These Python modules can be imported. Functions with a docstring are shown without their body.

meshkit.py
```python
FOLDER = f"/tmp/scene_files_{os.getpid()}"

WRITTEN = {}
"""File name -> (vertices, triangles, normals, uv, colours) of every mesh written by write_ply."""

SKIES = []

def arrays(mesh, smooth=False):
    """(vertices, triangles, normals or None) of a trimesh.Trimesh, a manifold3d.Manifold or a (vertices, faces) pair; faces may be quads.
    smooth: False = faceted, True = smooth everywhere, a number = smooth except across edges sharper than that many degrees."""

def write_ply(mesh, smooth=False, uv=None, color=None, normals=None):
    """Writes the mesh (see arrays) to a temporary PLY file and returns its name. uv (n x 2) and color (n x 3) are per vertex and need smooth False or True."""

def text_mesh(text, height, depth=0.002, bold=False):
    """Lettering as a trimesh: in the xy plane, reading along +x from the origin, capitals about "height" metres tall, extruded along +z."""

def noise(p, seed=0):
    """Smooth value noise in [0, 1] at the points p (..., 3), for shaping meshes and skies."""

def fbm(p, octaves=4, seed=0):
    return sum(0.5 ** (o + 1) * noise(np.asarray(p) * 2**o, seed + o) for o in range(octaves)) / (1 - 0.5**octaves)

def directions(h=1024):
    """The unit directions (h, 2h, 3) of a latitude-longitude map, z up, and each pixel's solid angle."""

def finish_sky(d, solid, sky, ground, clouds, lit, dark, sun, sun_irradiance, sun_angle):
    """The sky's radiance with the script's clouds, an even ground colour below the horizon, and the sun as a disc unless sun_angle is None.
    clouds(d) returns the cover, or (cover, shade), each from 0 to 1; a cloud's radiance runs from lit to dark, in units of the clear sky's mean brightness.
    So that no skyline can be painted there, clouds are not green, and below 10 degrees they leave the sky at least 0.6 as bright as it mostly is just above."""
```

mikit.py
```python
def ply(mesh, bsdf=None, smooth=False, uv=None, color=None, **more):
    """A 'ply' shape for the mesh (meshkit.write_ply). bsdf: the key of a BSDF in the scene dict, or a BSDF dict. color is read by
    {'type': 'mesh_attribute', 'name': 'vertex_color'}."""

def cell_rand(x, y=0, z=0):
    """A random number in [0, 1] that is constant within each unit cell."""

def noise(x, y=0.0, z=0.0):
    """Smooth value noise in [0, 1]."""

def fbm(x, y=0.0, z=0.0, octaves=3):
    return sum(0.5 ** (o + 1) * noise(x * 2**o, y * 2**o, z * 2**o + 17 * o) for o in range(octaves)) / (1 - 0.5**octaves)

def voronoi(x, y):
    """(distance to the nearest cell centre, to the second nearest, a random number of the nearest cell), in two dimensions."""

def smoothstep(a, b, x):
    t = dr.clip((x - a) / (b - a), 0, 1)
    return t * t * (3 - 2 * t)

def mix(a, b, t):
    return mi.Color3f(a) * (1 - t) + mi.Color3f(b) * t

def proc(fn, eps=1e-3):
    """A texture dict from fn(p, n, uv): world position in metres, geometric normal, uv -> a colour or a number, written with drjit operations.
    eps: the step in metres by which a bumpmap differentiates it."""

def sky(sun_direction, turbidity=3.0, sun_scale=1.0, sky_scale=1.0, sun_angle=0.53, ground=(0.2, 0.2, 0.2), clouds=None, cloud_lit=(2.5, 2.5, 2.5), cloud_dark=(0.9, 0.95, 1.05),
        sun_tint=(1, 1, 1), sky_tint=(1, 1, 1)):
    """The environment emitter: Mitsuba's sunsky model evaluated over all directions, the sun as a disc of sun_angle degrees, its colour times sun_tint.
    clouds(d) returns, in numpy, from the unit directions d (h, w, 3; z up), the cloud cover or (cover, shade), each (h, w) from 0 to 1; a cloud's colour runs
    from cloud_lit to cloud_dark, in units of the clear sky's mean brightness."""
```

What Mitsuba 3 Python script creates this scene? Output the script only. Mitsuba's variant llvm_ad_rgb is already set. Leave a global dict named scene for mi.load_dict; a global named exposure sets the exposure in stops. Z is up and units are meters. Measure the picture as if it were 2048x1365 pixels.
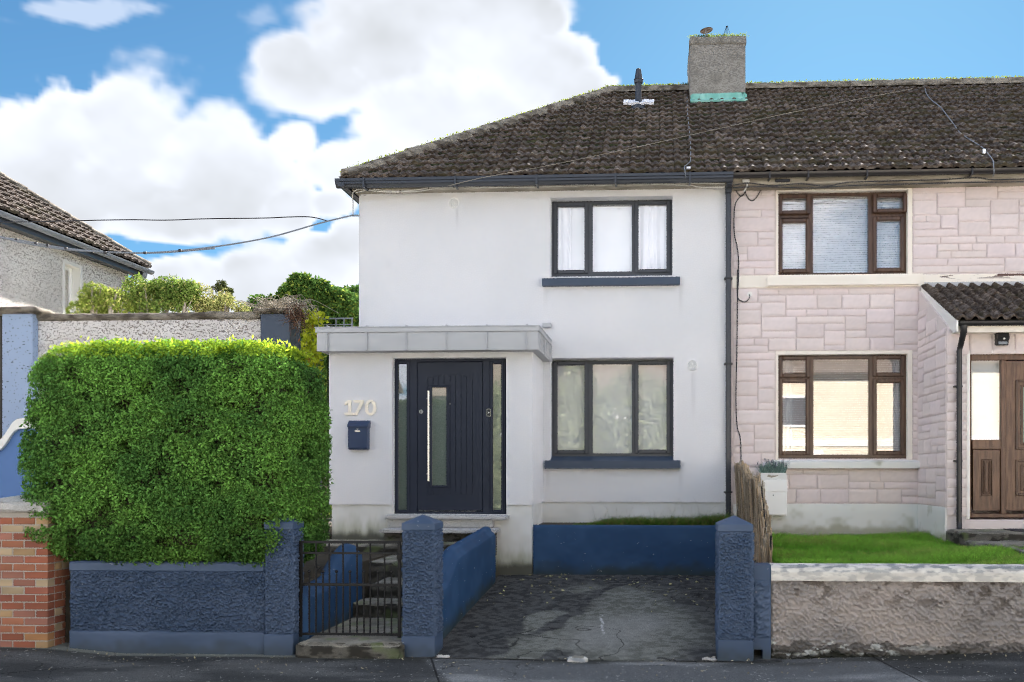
import math, numpy as np, trimesh, mitsuba as mi, mikit, meshkit
import manifold3d as m3
from mikit import proc, noise, fbm, smoothstep, mix, voronoi
import drjit as dr
T = mi.ScalarTransform4f
scene, labels = {}, {}
rng = np.random.default_rng(11)

# ------------------------------------------------------------------ camera, sky, exposure
F, CX, VY, TH, HC = 1800.0, 1226.0, 945.0, math.radians(3.0), 1.75      # in pixels of the 2048 x 1365 photograph
CS, SN = math.cos(TH), math.sin(TH)
exposure = 4.4
SUN_AZ, SUN_EL = math.radians(12), math.radians(35.6)
scene['camera'] = {'type': 'perspective', 'fov': math.degrees(2 * math.atan(1024 / F)), 'fov_axis': 'x', 'near_clip': 0.1, 'far_clip': 2000.0,
                   'principal_point_offset_x': (1024 - CX) / 2048, 'principal_point_offset_y': (682.5 - VY) / 1365,
                   'to_world': T().look_at(origin=[0, 0, HC], target=[-SN, CS, HC], up=[0, 0, 1])}

CLOUD_BLOBS = [(40, 270, 190, 150), (230, 240, 190, 150), (380, 290, 160, 130), (120, 370, 330, 110), (450, 360, 160, 115), (560, 405, 90, 65), (300, 420, 260, 60),
               (620, 150, 160, 105), (560, 110, 95, 75), (760, 70, 190, 130), (950, 50, 190, 150), (900, 230, 280, 120), (1080, 150, 115, 110), (1098, 40, 40, 38),
               (740, 320, 180, 75), (1140, 200, 95, 85), (900, 330, 260, 95), (575, 262, 66, 52), (700, 330, 110, 60),
               (350, 560, 110, 68), (530, 560, 150, 85), (640, 530, 110, 90), (690, 470, 60, 55), (450, 610, 260, 60), (280, 640, 320, 60), (650, 400, 70, 36)]


SUN = np.array([math.sin(SUN_AZ) * math.cos(SUN_EL), math.cos(SUN_AZ) * math.cos(SUN_EL), math.sin(SUN_EL)])


def clouds(d):
    h, w = d.shape[:2]
    y = np.maximum(d[..., 1], 0.05)
    u, v = 1320 + 1800 * d[..., 0] / y, 945 - 1800 * d[..., 2] / y
    q = d * [1, 1, 1]
    n1, n2, n3 = meshkit.fbm(q * 9, 5, 3), meshkit.fbm(q * 26, 4, 8), meshkit.fbm(q * 5, 3, 21)
    field = np.full((h, w), -3.0)
    for bu, bv, ru, rv in CLOUD_BLOBS:
        field = np.maximum(field, 1 - np.hypot((u - bu) / ru, (v - bv) / rv))
    edge = field + 0.75 * (n1 - 0.5) + 0.75 * (n2 - 0.5) + 0.35 * (meshkit.fbm(q * 60, 3, 90) - 0.5)
    near = smooth(-0.03, 0.10 + 0.30 * smooth(0.48, 0.64, n3), edge)
    n4 = meshkit.fbm(q * [30, 30, 60], 5, 77)
    wisp = smooth(0.05, 0.7, 1 - np.hypot((u - 150) / 170, (v + 6) / 34) + 2.6 * (n4 - 0.5)) * 0.5 * (v < 60)
    wisp = np.maximum(wisp, smooth(0.1, 0.9, 1 - np.hypot((u - 505) / 60, (v - 6) / 40) + 2.6 * (n4 - 0.5)) * 0.25)
    near = np.maximum(near, wisp)
    g = d / np.maximum(d[..., 2:3] + 0.22, 0.05)
    far = smooth(0.46, 0.54, meshkit.fbm(g * 1.6, 6, 5))
    front = smooth(0.25, 0.45, d[..., 1]) * smooth(-900, -500, u) * (1 - smooth(2400, 2900, u)) * smooth(-700, -250, v)
    cover = near * front + far * (1 - front)
    lump = meshkit.fbm(q * [6, 6, 11] + [0, 0, 0.35], 4, 40)
    grey = 0.20 + 0.60 * smooth(0.25, 0.70, lump) + 0.7 * (n2 - 0.5) + 0.5 * (n1 - 0.5)
    grey = np.clip(grey * (smooth(-0.05, 0.55, edge) * front + 1 - front), 0, 1)
    # towards the sun one sees the clouds' shaded sides, away from it their sunlit sides
    away = smooth(-0.55, 0.75, -d @ SUN)
    shade = (0.80 + 0.20 * grey) * (1 - away) + (0.05 + 0.45 * grey) * away
    shade = np.clip(shade, 0, 1)
    return cover, shade


def smooth(a, b, x):
    t = np.clip((x - a) / (b - a), 0, 1)
    return t * t * (3 - 2 * t)


scene['sky'] = mikit.sky([math.sin(SUN_AZ) * math.cos(SUN_EL), math.cos(SUN_AZ) * math.cos(SUN_EL), math.sin(SUN_EL)], turbidity=2.0, clouds=clouds,
                         sun_tint=(0.85, 0.98, 1.32), cloud_lit=(8.0, 8.45, 9.8), cloud_dark=(2.45, 2.56, 2.70), sky_tint=(0.112, 0.178, 0.209))


# ------------------------------------------------------------------ helpers
def X_of(u, Y):
    t = (u - CX) / F
    return Y * (t * CS - SN) / (CS + t * SN)


def XZ(u, v, Y):
    x = X_of(u, Y)
    return x, HC - (v - VY) * (-SN * x + CS * Y) / F


def Z_of(v, u, Y):
    return XZ(u, v, Y)[1]


def rect(u0, v0, u1, v1, Y):
    um = (u0 + u1) / 2
    return X_of(u0, Y), X_of(u1, Y), Z_of(v1, um, Y), Z_of(v0, um, Y)      # x0 x1 z0 z1


def P(u, v, Y):
    x, z = XZ(u, v, Y)
    return np.array([x, Y, z])


def hit(u, v, p0, n):
    d = np.array([-SN, CS, 0]) + np.array([CS, SN, 0]) * (u - CX) / F + np.array([0, 0, 1]) * (VY - v) / F
    o = np.array([0, 0, HC])
    return o + d * (np.dot(np.asarray(p0) - o, n) / np.dot(d, n))


def key_of(key):
    if key not in scene and key not in labels:
        return key
    for i in range(1, 10000):
        k = f'{key}_{i:03d}'
        if k not in scene and k not in labels:
            return k


def tag(key, label=None, cat=None, group=None, kind=None):
    e = labels.setdefault(key, {})
    for n, x in (('label', label), ('category', cat), ('group', group), ('kind', kind)):
        if x:
            e[n] = x
    return key


def thing(name, label, cat, group=None, kind=None):
    return tag(key_of(name), label, cat, group, kind)


def put(key, mesh, bsdf, smooth=False, color=None, to=None, label=None, kind=None):
    key = key_of(key)
    s = mikit.ply(mesh.arr() if isinstance(mesh, MB) else mesh, bsdf, smooth=smooth, color=color)
    if to is not None:
        s['to_world'] = T(to)
    scene[key] = s
    if label or kind:
        tag(key, label, None, None, kind)
    return key


def again(key, src, bsdf=None, to=None):
    key = key_of(key)
    s = dict(src)
    if bsdf:
        s['bsdf'] = {'type': 'ref', 'id': bsdf}
    if to is not None:
        s['to_world'] = T(to)
    scene[key] = s
    return key


_c = [(sx, sy, sz, k) for sx in (0, 1) for sy in (0, 1) for sz in (0, 1) for k in range(3)]
_u = np.array([[(s if k == a else (0.1 + 0.8 * s)) for a, s in enumerate((sx, sy, sz))] for sx, sy, sz, k in _c])
_hull = trimesh.convex.convex_hull(_u)
_ix = [int(np.argmin(np.abs(np.array(_u) - p).sum(1))) for p in _hull.vertices]
CH_F = np.array(_ix)[_hull.faces]
BX_V = np.array([[x, y, z] for x in (0, 1) for y in (0, 1) for z in (0, 1)], float)
BX_F = np.array([[0, 1, 3], [0, 3, 2], [4, 6, 7], [4, 7, 5], [0, 4, 5], [0, 5, 1], [2, 3, 7], [2, 7, 6], [0, 2, 6], [0, 6, 4], [1, 5, 7], [1, 7, 3]])


class MB:
    def __init__(self):
        self.v, self.f, self.c, self.n = [], [], [], 0

    def add(self, v, f, col=None):
        v, f = np.asarray(v, float), np.asarray(f, int)
        if f.shape[1] == 4:
            f = np.vstack([f[:, [0, 1, 2]], f[:, [0, 2, 3]]])
        self.v.append(v); self.f.append(f + self.n); self.n += len(v)
        if col is not None:
            self.c.append(np.broadcast_to(col, (len(v), 3)))
        return self

    def box(self, x0, x1, y0, y1, z0, z1, c=0.0, m=None, col=None):
        lo, hi = np.array([min(x0, x1), min(y0, y1), min(z0, z1)]), np.array([max(x0, x1), max(y0, y1), max(z0, z1)])
        if c > 0:
            c = min(c, (hi - lo).min() * 0.4)
            v = np.array([[(lo, hi)[s][a] if k == a else ((lo, hi)[s][a] + (c if s == 0 else -c)) for a, s in enumerate((sx, sy, sz))] for sx, sy, sz, k in _c])
            f = CH_F
        else:
            v, f = lo + BX_V * (hi - lo), BX_F
        if m is not None:
            v = v @ m[:3, :3].T + m[:3, 3]
        return self.add(v, f, col)

    def tube(self, pts, r, n=6, cap=True):
        pts = np.asarray(pts, float)
        r = np.broadcast_to(r, len(pts))
        t = np.gradient(pts, axis=0)
        t /= np.linalg.norm(t, axis=1, keepdims=True) + 1e-12
        a = np.cross(t, [0.0, 0.31, 0.95] if abs(t[0] @ [0, 0.31, 0.95]) < 0.9 else [1.0, 0, 0])
        a /= np.linalg.norm(a, axis=1, keepdims=True)
        b = np.cross(t, a)
        an = np.arange(n) * 2 * np.pi / n
        v = (pts[:, None] + r[:, None, None] * (np.cos(an)[None, :, None] * a[:, None] + np.sin(an)[None, :, None] * b[:, None])).reshape(-1, 3)
        i, j = np.meshgrid(np.arange(len(pts) - 1), np.arange(n), indexing='ij')
        i, j = i.ravel(), j.ravel()
        k = (j + 1) % n
        f = np.stack([i * n + j, i * n + k, (i + 1) * n + k, (i + 1) * n + j], 1)
        f = np.vstack([f[:, [0, 1, 2]], f[:, [0, 2, 3]]])
        if cap:
            m = len(v)
            v = np.vstack([v, pts[:1], pts[-1:]])
            f = np.vstack([f, [[m, (q + 1) % n, q] for q in range(n)], [[m + 1, m - n + q, m - n + (q + 1) % n] for q in range(n)]])
        return self.add(v, f)

    def lathe(self, c, prof, n=20):
        """prof: (radius, z) from bottom to top, about the vertical through c"""
        an = np.arange(n) * 2 * np.pi / n
        v = np.array([[c[0] + r * math.cos(q), c[1] + r * math.sin(q), c[2] + z] for r, z in prof for q in an])
        f = [[i * n + j, i * n + (j + 1) % n, (i + 1) * n + (j + 1) % n, (i + 1) * n + j] for i in range(len(prof) - 1) for j in range(n)]
        return self.add(v, f)

    def prism(self, poly, axis, a0, a1):
        """poly: 2-d outline (convex or not) extruded along axis 'x','y','z' from a0 to a1"""
        cr = m3.CrossSection([np.asarray(poly, float)[:: (1 if area2(poly) > 0 else -1)]])
        m = cr.extrude(abs(a1 - a0)).to_mesh()
        v, f = np.array(m.vert_properties[:, :3], float), np.array(m.tri_verts)
        lo = min(a0, a1)
        if axis == 'z':
            v = v + [0, 0, lo]
        elif axis == 'x':
            v = np.stack([v[:, 2] + lo, v[:, 0], v[:, 1]], 1)
        else:
            v, f = np.stack([v[:, 0], v[:, 2] + lo, v[:, 1]], 1), f[:, ::-1]
        return self.add(v, f)

    def arr(self):
        return np.vstack(self.v), np.vstack(self.f)

    def cols(self):
        return np.vstack(self.c)


def area2(p):
    p = np.asarray(p, float)
    return float((p[:, 0] * np.roll(p[:, 1], -1) - p[:, 1] * np.roll(p[:, 0], -1)).sum())


def curve(pts, per=6):
    p = np.asarray(pts, float)
    q = np.vstack([2 * p[0] - p[1], p, 2 * p[-1] - p[-2]])
    out = []
    for i in range(1, len(q) - 2):
        for t in np.arange(per) / per:
            a, b, c, d = q[i - 1], q[i], q[i + 1], q[i + 2]
            out.append(0.5 * (2 * b + (c - a) * t + (2 * a - 5 * b + 4 * c - d) * t * t + (3 * b - a - 3 * c + d) * t ** 3))
    return np.vstack(out + [p[-1]])


def solid(x0, x1, y0, y1, z0, z1):
    return m3.Manifold.cube([x1 - x0, y1 - y0, z1 - z0]).translate([x0, y0, z0])


def grid(o, ex, ey, en, W, H, res, hfun, lip=0.01):
    """A displaced sheet: hfun(points) gives the height along en; its rim drops back by lip."""
    o, ex, ey, en = (np.asarray(q, float) for q in (o, ex, ey, en))
    nx, ny = max(2, int(W / res)), max(2, int(H / res))
    s, t = np.meshgrid(np.linspace(0, W, nx + 1), np.linspace(0, H, ny + 1))
    p = o + s[..., None] * ex + t[..., None] * ey
    h = hfun(p)
    if lip is not None:
        rim = np.minimum(np.minimum(s, W - s), np.minimum(t, H - t))
        h = np.where(rim < 1e-9, -lip, h * smooth(0, 2.5 * res, rim))
    v = (p + h[..., None] * en).reshape(-1, 3)
    i, j = np.meshgrid(np.arange(ny), np.arange(nx), indexing='ij')
    a = (i * (nx + 1) + j).ravel()
    f = np.stack([a, a + 1, a + nx + 2, a + nx + 1], 1)
    if np.dot(np.cross(ex, ey), en) < 0:
        f = f[:, ::-1]
    return v, f


def rough_h(amp, freq, seed=0):
    def h(p):
        w = p + 0.02 * (np.stack([meshkit.noise(p * freq * 0.7 + 31 * q, seed + q) for q in range(3)], -1) - 0.5)
        a = 1 - np.abs(meshkit.noise(w * freq * 1.6, seed) - 0.5) * 2
        b = 1 - np.abs(meshkit.noise(w * freq * 3.1 + 9, seed + 5) - 0.5) * 2
        c = meshkit.fbm(p * freq * 0.45 + 3, 3, seed + 7)
        g = meshkit.fbm(w * freq * 2.0 + 17, 4, seed + 11)
        return amp * (0.16 * a + 0.14 * b + 0.95 * smooth(0.28, 0.72, g) + 0.7 * c - 0.75)
    return h


def leaves(Pn, N, size, col, aspect=0.5, spread=0.9, r=rng, droop=0.0):
    n = len(Pn)
    nn = N + spread * r.normal(size=(n, 3)); nn /= np.linalg.norm(nn, axis=1, keepdims=True)
    d = np.cross(nn, r.normal(size=(n, 3))); d /= np.linalg.norm(d, axis=1, keepdims=True)
    d[:, 2] -= droop; d /= np.linalg.norm(d, axis=1, keepdims=True)
    s = np.cross(nn, d); s /= np.linalg.norm(s, axis=1, keepdims=True)
    L = (size * r.uniform(0.65, 1.3, n))[:, None]
    v = np.stack([Pn, Pn + d * L * 0.45 + s * L * aspect / 2 - nn * L * 0.10, Pn + d * L - nn * L * 0.05, Pn + d * L * 0.45 - s * L * aspect / 2 - nn * L * 0.10], 1)
    i = np.arange(n)[:, None] * 4
    f = np.vstack([i + [0, 1, 2], i + [0, 2, 3]])
    return v.reshape(-1, 3), f, np.repeat(col, 4, axis=0)


# ------------------------------------------------------------------ materials
def pr(key, color, rough=0.7, metal=0.0, bump=None, bscale=0.001, spec=0.5, eps=1e-3, **kw):
    c = {'type': 'rgb', 'value': list(color)} if isinstance(color, (tuple, list)) else color
    b = {'type': 'principled', 'base_color': c, 'roughness': rough, 'metallic': metal, 'specular': spec, **kw}
    if bump is not None:
        b = {'type': 'bumpmap', 'texture': proc(bump, eps), 'bsdf': b, 'scale': bscale}
    scene[key] = {'type': 'twosided', 'bsdf': b}
    return key


def c_render(p, n, uv):
    a = fbm(p.x * 0.9, p.y * 0.9, p.z * 0.7, 3)
    c = mix((0.765, 0.765, 0.785), (0.725, 0.73, 0.75), smoothstep(0.3, 0.7, a))
    g = noise(p.x * 210, p.y * 210, p.z * 210)
    c = c * (0.94 + 0.09 * g)
    w = noise(p.x * 40, p.y * 40, p.z * 2.5)
    for sx, sz, wd, ln in ((0.50, 3.28, 0.05, 0.9), (-3.10, 5.85, 0.04, 0.5), (-1.74, 4.60, 0.05, 0.5), (0.31, 4.60, 0.05, 0.6), (-1.70, 1.80, 0.05, 0.45), (0.31, 1.80, 0.05, 0.45)):
        dx = dr.abs(p.x - sx) / wd
        dz = (sz - p.z) / ln
        c = c * (1 - 0.13 * smoothstep(1.0, 0.2, dx) * smoothstep(0.0, 0.04, dz) * smoothstep(1.0, 0.1, dz) * (0.4 + w))
    return c


def b_grain(p, n, uv):
    return noise(p.x * 330, p.y * 330, p.z * 330) + 0.8 * noise(p.x * 140, p.y * 140, p.z * 140)


def c_plinth(p, n, uv):
    a = fbm(p.x * 3, p.y * 3, p.z * 3, 3)
    s = fbm(p.x * 12, p.y * 12, p.z * 3, 3)
    base = mix((0.74, 0.74, 0.72), (0.66, 0.66, 0.63), smoothstep(0.35, 0.7, a))
    left = smoothstep(-2.9, -3.1, p.x)
    low = 0.42 + 0.42 * left
    g = smoothstep(low + 0.34, low + 0.02, p.z + 0.30 * (s - 0.5)) * (0.55 + 0.45 * a)
    base = mix(base, (0.23, 0.25, 0.12), g * 0.75)
    k = smoothstep(low + 0.12, low - 0.02, p.z + 0.2 * (s - 0.5))
    return mix(base, (0.05, 0.05, 0.04), k * 0.85)


def c_blue(p, n, uv):
    a = fbm(p.x * 2.3, p.y * 2.3, p.z * 2.3, 3)
    f = noise(p.x * 80, p.y * 80, p.z * 80) * noise(p.x * 21 + 7, p.y * 21, p.z * 21)
    c = mix((0.047, 0.079, 0.142), (0.066, 0.101, 0.172), smoothstep(0.3, 0.7, a))
    g = fbm(p.x * 9, p.y * 9, p.z * 9, 2)
    c = mix(c, (0.035, 0.045, 0.04), smoothstep(0.16, 0.0, p.z + 0.12 * (g - 0.5)) * 0.6)
    return mix(c, (0.45, 0.46, 0.45), smoothstep(0.73, 0.78, f) * 0.7)


def c_deep(p, n, uv):
    a = fbm(p.x * 2.3, p.y * 2.3, p.z * 2.3, 3)
    f = noise(p.x * 70, p.y * 70, p.z * 70) * noise(p.x * 21 + 7, p.y * 21, p.z * 21)
    c = mix((0.013, 0.055, 0.140), (0.026, 0.077, 0.175), smoothstep(0.3, 0.7, a))
    g = fbm(p.x * 6, p.y * 6, p.z * 6, 3)
    low = 0.31 * (p.y - 8.4) / 4.1
    c = mix(c, (0.03, 0.042, 0.03), smoothstep(0.22, 0.0, p.z - low + 0.22 * (g - 0.5)) * 0.8)
    return mix(c, (0.40, 0.42, 0.42), smoothstep(0.72, 0.78, f) * 0.6)


def c_tile(k):
    def fn(p, n, uv):
        a = fbm(p.x * 4.0, p.y * 4.0, p.z * 4.0, 3)
        b = fbm(p.x * 26, p.y * 26, p.z * 26, 2)
        c = mix((0.050 * k, 0.036 * k, 0.027 * k), (0.135 * k, 0.112 * k, 0.095 * k), smoothstep(0.35, 0.75, b))
        return mix(c, (0.060, 0.052, 0.026), smoothstep(0.54, 0.70, a) * 0.6)
    return fn


def b_rough(p, n, uv):
    return fbm(p.x * 60, p.y * 60, p.z * 60, 3)


def c_concrete(p, n, uv):
    a = fbm(p.x * 5, p.y * 5, p.z * 5, 4)
    b = noise(p.x * 90, p.y * 90, p.z * 90)
    c = mix((0.13, 0.125, 0.105), (0.25, 0.235, 0.20), smoothstep(0.3, 0.65, a)) * (0.8 + 0.4 * b)
    d = fbm(p.x * 8 + 5, p.y * 8, p.z * 14, 3)
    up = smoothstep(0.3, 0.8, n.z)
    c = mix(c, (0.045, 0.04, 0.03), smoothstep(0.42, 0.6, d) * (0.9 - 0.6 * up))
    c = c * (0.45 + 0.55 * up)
    return mix(c, (0.12, 0.16, 0.06), smoothstep(0.55, 0.7, fbm(p.x * 6, p.y * 6 + 4, p.z * 6, 2)) * 0.5)


def c_granite(p, n, uv):
    a = noise(p.x * 160, p.y * 160, p.z * 160)
    b = noise(p.x * 260 + 3, p.y * 260, p.z * 260)
    c = mix((0.40, 0.40, 0.40), (0.60, 0.60, 0.59), a)
    return mix(c, (0.08, 0.08, 0.085), smoothstep(0.62, 0.75, b))


def c_drive(p, n, uv):
    wx, wy = p.x + 0.5 * (fbm(p.x * 1.1, p.y * 1.1, 0, 3) - 0.5), p.y + 0.8 * (fbm(p.x * 1.3 + 5, p.y * 1.3, 0, 3) - 0.5)
    e = dr.sqrt(dr.square((wx + 0.72) / 1.18) + dr.square((wy - 9.9) / 1.95))
    dry = smoothstep(1.22, 0.74, e + 0.35 * (fbm(p.x * 3, p.y * 3, 3.0, 3) - 0.5))
    vein = dr.abs(p.x + 1.02 - 0.30 * (p.y - 10.2) + 0.55 * (fbm(p.x * 2.2, p.y * 2.2, 9.0, 3) - 0.5))
    dry = dry * (1 - smoothstep(0.14, 0.06, vein) * smoothstep(8.9, 9.5, p.y))
    blot = smoothstep(0.50, 0.56, fbm(p.x * 1.6 + 11, p.y * 1.1 + 3, 0, 3)) * smoothstep(-0.5, -1.1, p.x)
    dry = dry * (1 - 0.95 * blot)
    g = fbm(p.x * 14, p.y * 14, 0, 3)
    s = noise(p.x * 150, p.y * 150, 0)
    wet = mix((0.026, 0.027, 0.028), (0.064, 0.066, 0.066), smoothstep(0.3, 0.7, g))
    dryc = mix((0.105, 0.11, 0.095), (0.18, 0.185, 0.168), smoothstep(0.3, 0.7, g))
    inner = smoothstep(0.9, 0.3, dr.sqrt(dr.square((wx + 0.45) / 0.75) + dr.square((wy - 9.6) / 1.2)))
    dryc = mix(dryc, (0.235, 0.24, 0.235), inner * 0.7)
    dry = dry * smoothstep(12.25, 11.5, p.y + 0.5 * (g - 0.5))
    c = mix(wet, dryc, dry * 0.9) * (0.72 + 0.56 * s)
    ln = dr.abs(p.x + 0.62 + 0.10 * (p.y - 9.6) + 0.03 * (noise(p.y * 9) - 0.5))
    chalk = smoothstep(0.022, 0.006, ln) * smoothstep(9.25, 9.4, p.y) * smoothstep(10.25, 10.0, p.y) * smoothstep(0.25, 0.6, noise(p.x * 60, p.y * 40))
    c = mix(c, (0.55, 0.56, 0.57), chalk * 0.75)
    crack = dr.abs(fbm(p.x * 0.9 + 30, p.y * 0.9, 4.0, 4) - 0.5)
    return c * (1 - 0.75 * smoothstep(0.006, 0.001, crack))


def c_pave(p, n, uv):
    a = fbm(p.x * 0.9, p.y * 2.4, 0, 4)
    s = noise(p.x * 170, p.y * 170, 0)
    s2 = noise(p.x * 70, p.y * 70, 3)
    c = mix((0.050, 0.053, 0.056), (0.115, 0.118, 0.120), smoothstep(0.38, 0.62, a)) * (0.55 + 0.6 * s + 0.3 * s2)
    c = c * 1.85
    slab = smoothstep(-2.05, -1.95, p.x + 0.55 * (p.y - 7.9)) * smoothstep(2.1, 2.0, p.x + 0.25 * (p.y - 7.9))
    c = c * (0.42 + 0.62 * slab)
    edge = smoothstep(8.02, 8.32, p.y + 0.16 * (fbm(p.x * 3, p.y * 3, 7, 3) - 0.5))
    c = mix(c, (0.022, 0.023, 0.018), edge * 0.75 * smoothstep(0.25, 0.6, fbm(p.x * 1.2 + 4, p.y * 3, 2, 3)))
    pale = smoothstep(8.30, 8.38, p.y) * smoothstep(-2.9, -3.6, p.x)
    c = mix(c, (0.17, 0.18, 0.16), pale * 0.8)
    for x0, k in ((-5.1, 1.6), (-2.0, -0.55), (2.05, -0.25), (5.4, 0.3)):
        j = dr.abs(p.x - x0 - k * (p.y - 7.9) * 0.6)
        c = c * (1 - 0.8 * smoothstep(0.016, 0.004, j))
    crack = dr.abs(fbm(p.x * 1.3 + 3, p.y * 1.3, 1.0, 4) - 0.5)
    c = c * (1 - 0.6 * smoothstep(0.005, 0.001, crack))
    return mix(c, (0.5, 0.5, 0.47), smoothstep(0.90, 0.95, noise(p.x * 33, p.y * 33, 5)) * 0.5)


def c_dash(p, n, uv):
    a = noise(p.x * 42, p.y * 42, p.z * 42)
    b = noise(p.x * 85 + 3, p.y * 85, p.z * 85)
    l = fbm(p.x * 1.7, p.y * 1.7, p.z * 1.7, 3)
    c = mix((0.68, 0.65, 0.62), (0.77, 0.75, 0.72), smoothstep(0.3, 0.7, l))
    return mix(c, (0.17, 0.135, 0.11), smoothstep(0.50, 0.66, a * 0.5 + b * 0.5) * 0.85)


def b_dash(p, n, uv):
    return noise(p.x * 62, p.y * 62, p.z * 62) + 0.5 * noise(p.x * 130, p.y * 130, p.z * 130)


def c_pinkrough(p, n, uv):
    a = fbm(p.x * 2, p.y * 2, p.z * 2, 3)
    d = fbm(p.x * 11, p.y * 11, p.z * 11, 3)
    c = mix((0.40, 0.362, 0.34), (0.285, 0.268, 0.262), smoothstep(0.35, 0.65, a))
    c = mix(c, (0.11, 0.09, 0.075), smoothstep(0.52, 0.66, d) * smoothstep(0.2, 0.8, p.z + 0.5 * (a - 0.5)) * 0.8)
    q = p.z + 0.16 * (d - 0.5)
    c = mix(c, (0.10, 0.095, 0.09), smoothstep(0.165, 0.14, q) * 0.85)
    fl = fbm(p.x * 7 + 4, p.y * 7, p.z * 16, 3)
    c = mix(c, (0.48, 0.50, 0.49), smoothstep(0.55, 0.62, fl) * smoothstep(0.22, 0.18, q) * smoothstep(0.02, 0.06, q) * smoothstep(3.0, 1.7, p.x))
    return mix(c, (0.02, 0.022, 0.016), smoothstep(0.09, 0.03, q))


def c_cap(p, n, uv):
    a = fbm(p.x * 6, p.y * 6, p.z * 12, 3)
    up = smoothstep(0.3, 0.8, n.z)
    c = mix((0.66, 0.64, 0.59), (0.52, 0.50, 0.46), smoothstep(0.4, 0.7, a))
    return mix(c, (0.20, 0.22, 0.23), smoothstep(0.40, 0.62, fbm(p.x * 13, p.y * 22, p.z * 22, 3)) * (0.38 + 0.55 * up))


def c_chim(p, n, uv):
    a = noise(p.x * 48, p.y * 48, p.z * 48)
    l = fbm(p.x * 2.2, p.y * 2.2, p.z * 2.2, 3)
    c = mix((0.18, 0.168, 0.15), (0.32, 0.30, 0.268), smoothstep(0.25, 0.75, a * 0.6 + l * 0.4))
    return mix(c, (0.12, 0.11, 0.09), smoothstep(0.55, 0.8, fbm(p.x * 5, p.y * 5, p.z * 3, 4)) * 0.45)


def c_copper(p, n, uv):
    a = fbm(p.x * 9, p.y * 9, p.z * 3, 3)
    return mix((0.17, 0.45, 0.38), (0.34, 0.62, 0.55), smoothstep(0.3, 0.7, a)) * (1 - 0.6 * smoothstep(0.60, 0.72, fbm(p.x * 14, p.y * 14, p.z * 4, 3)))


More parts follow.
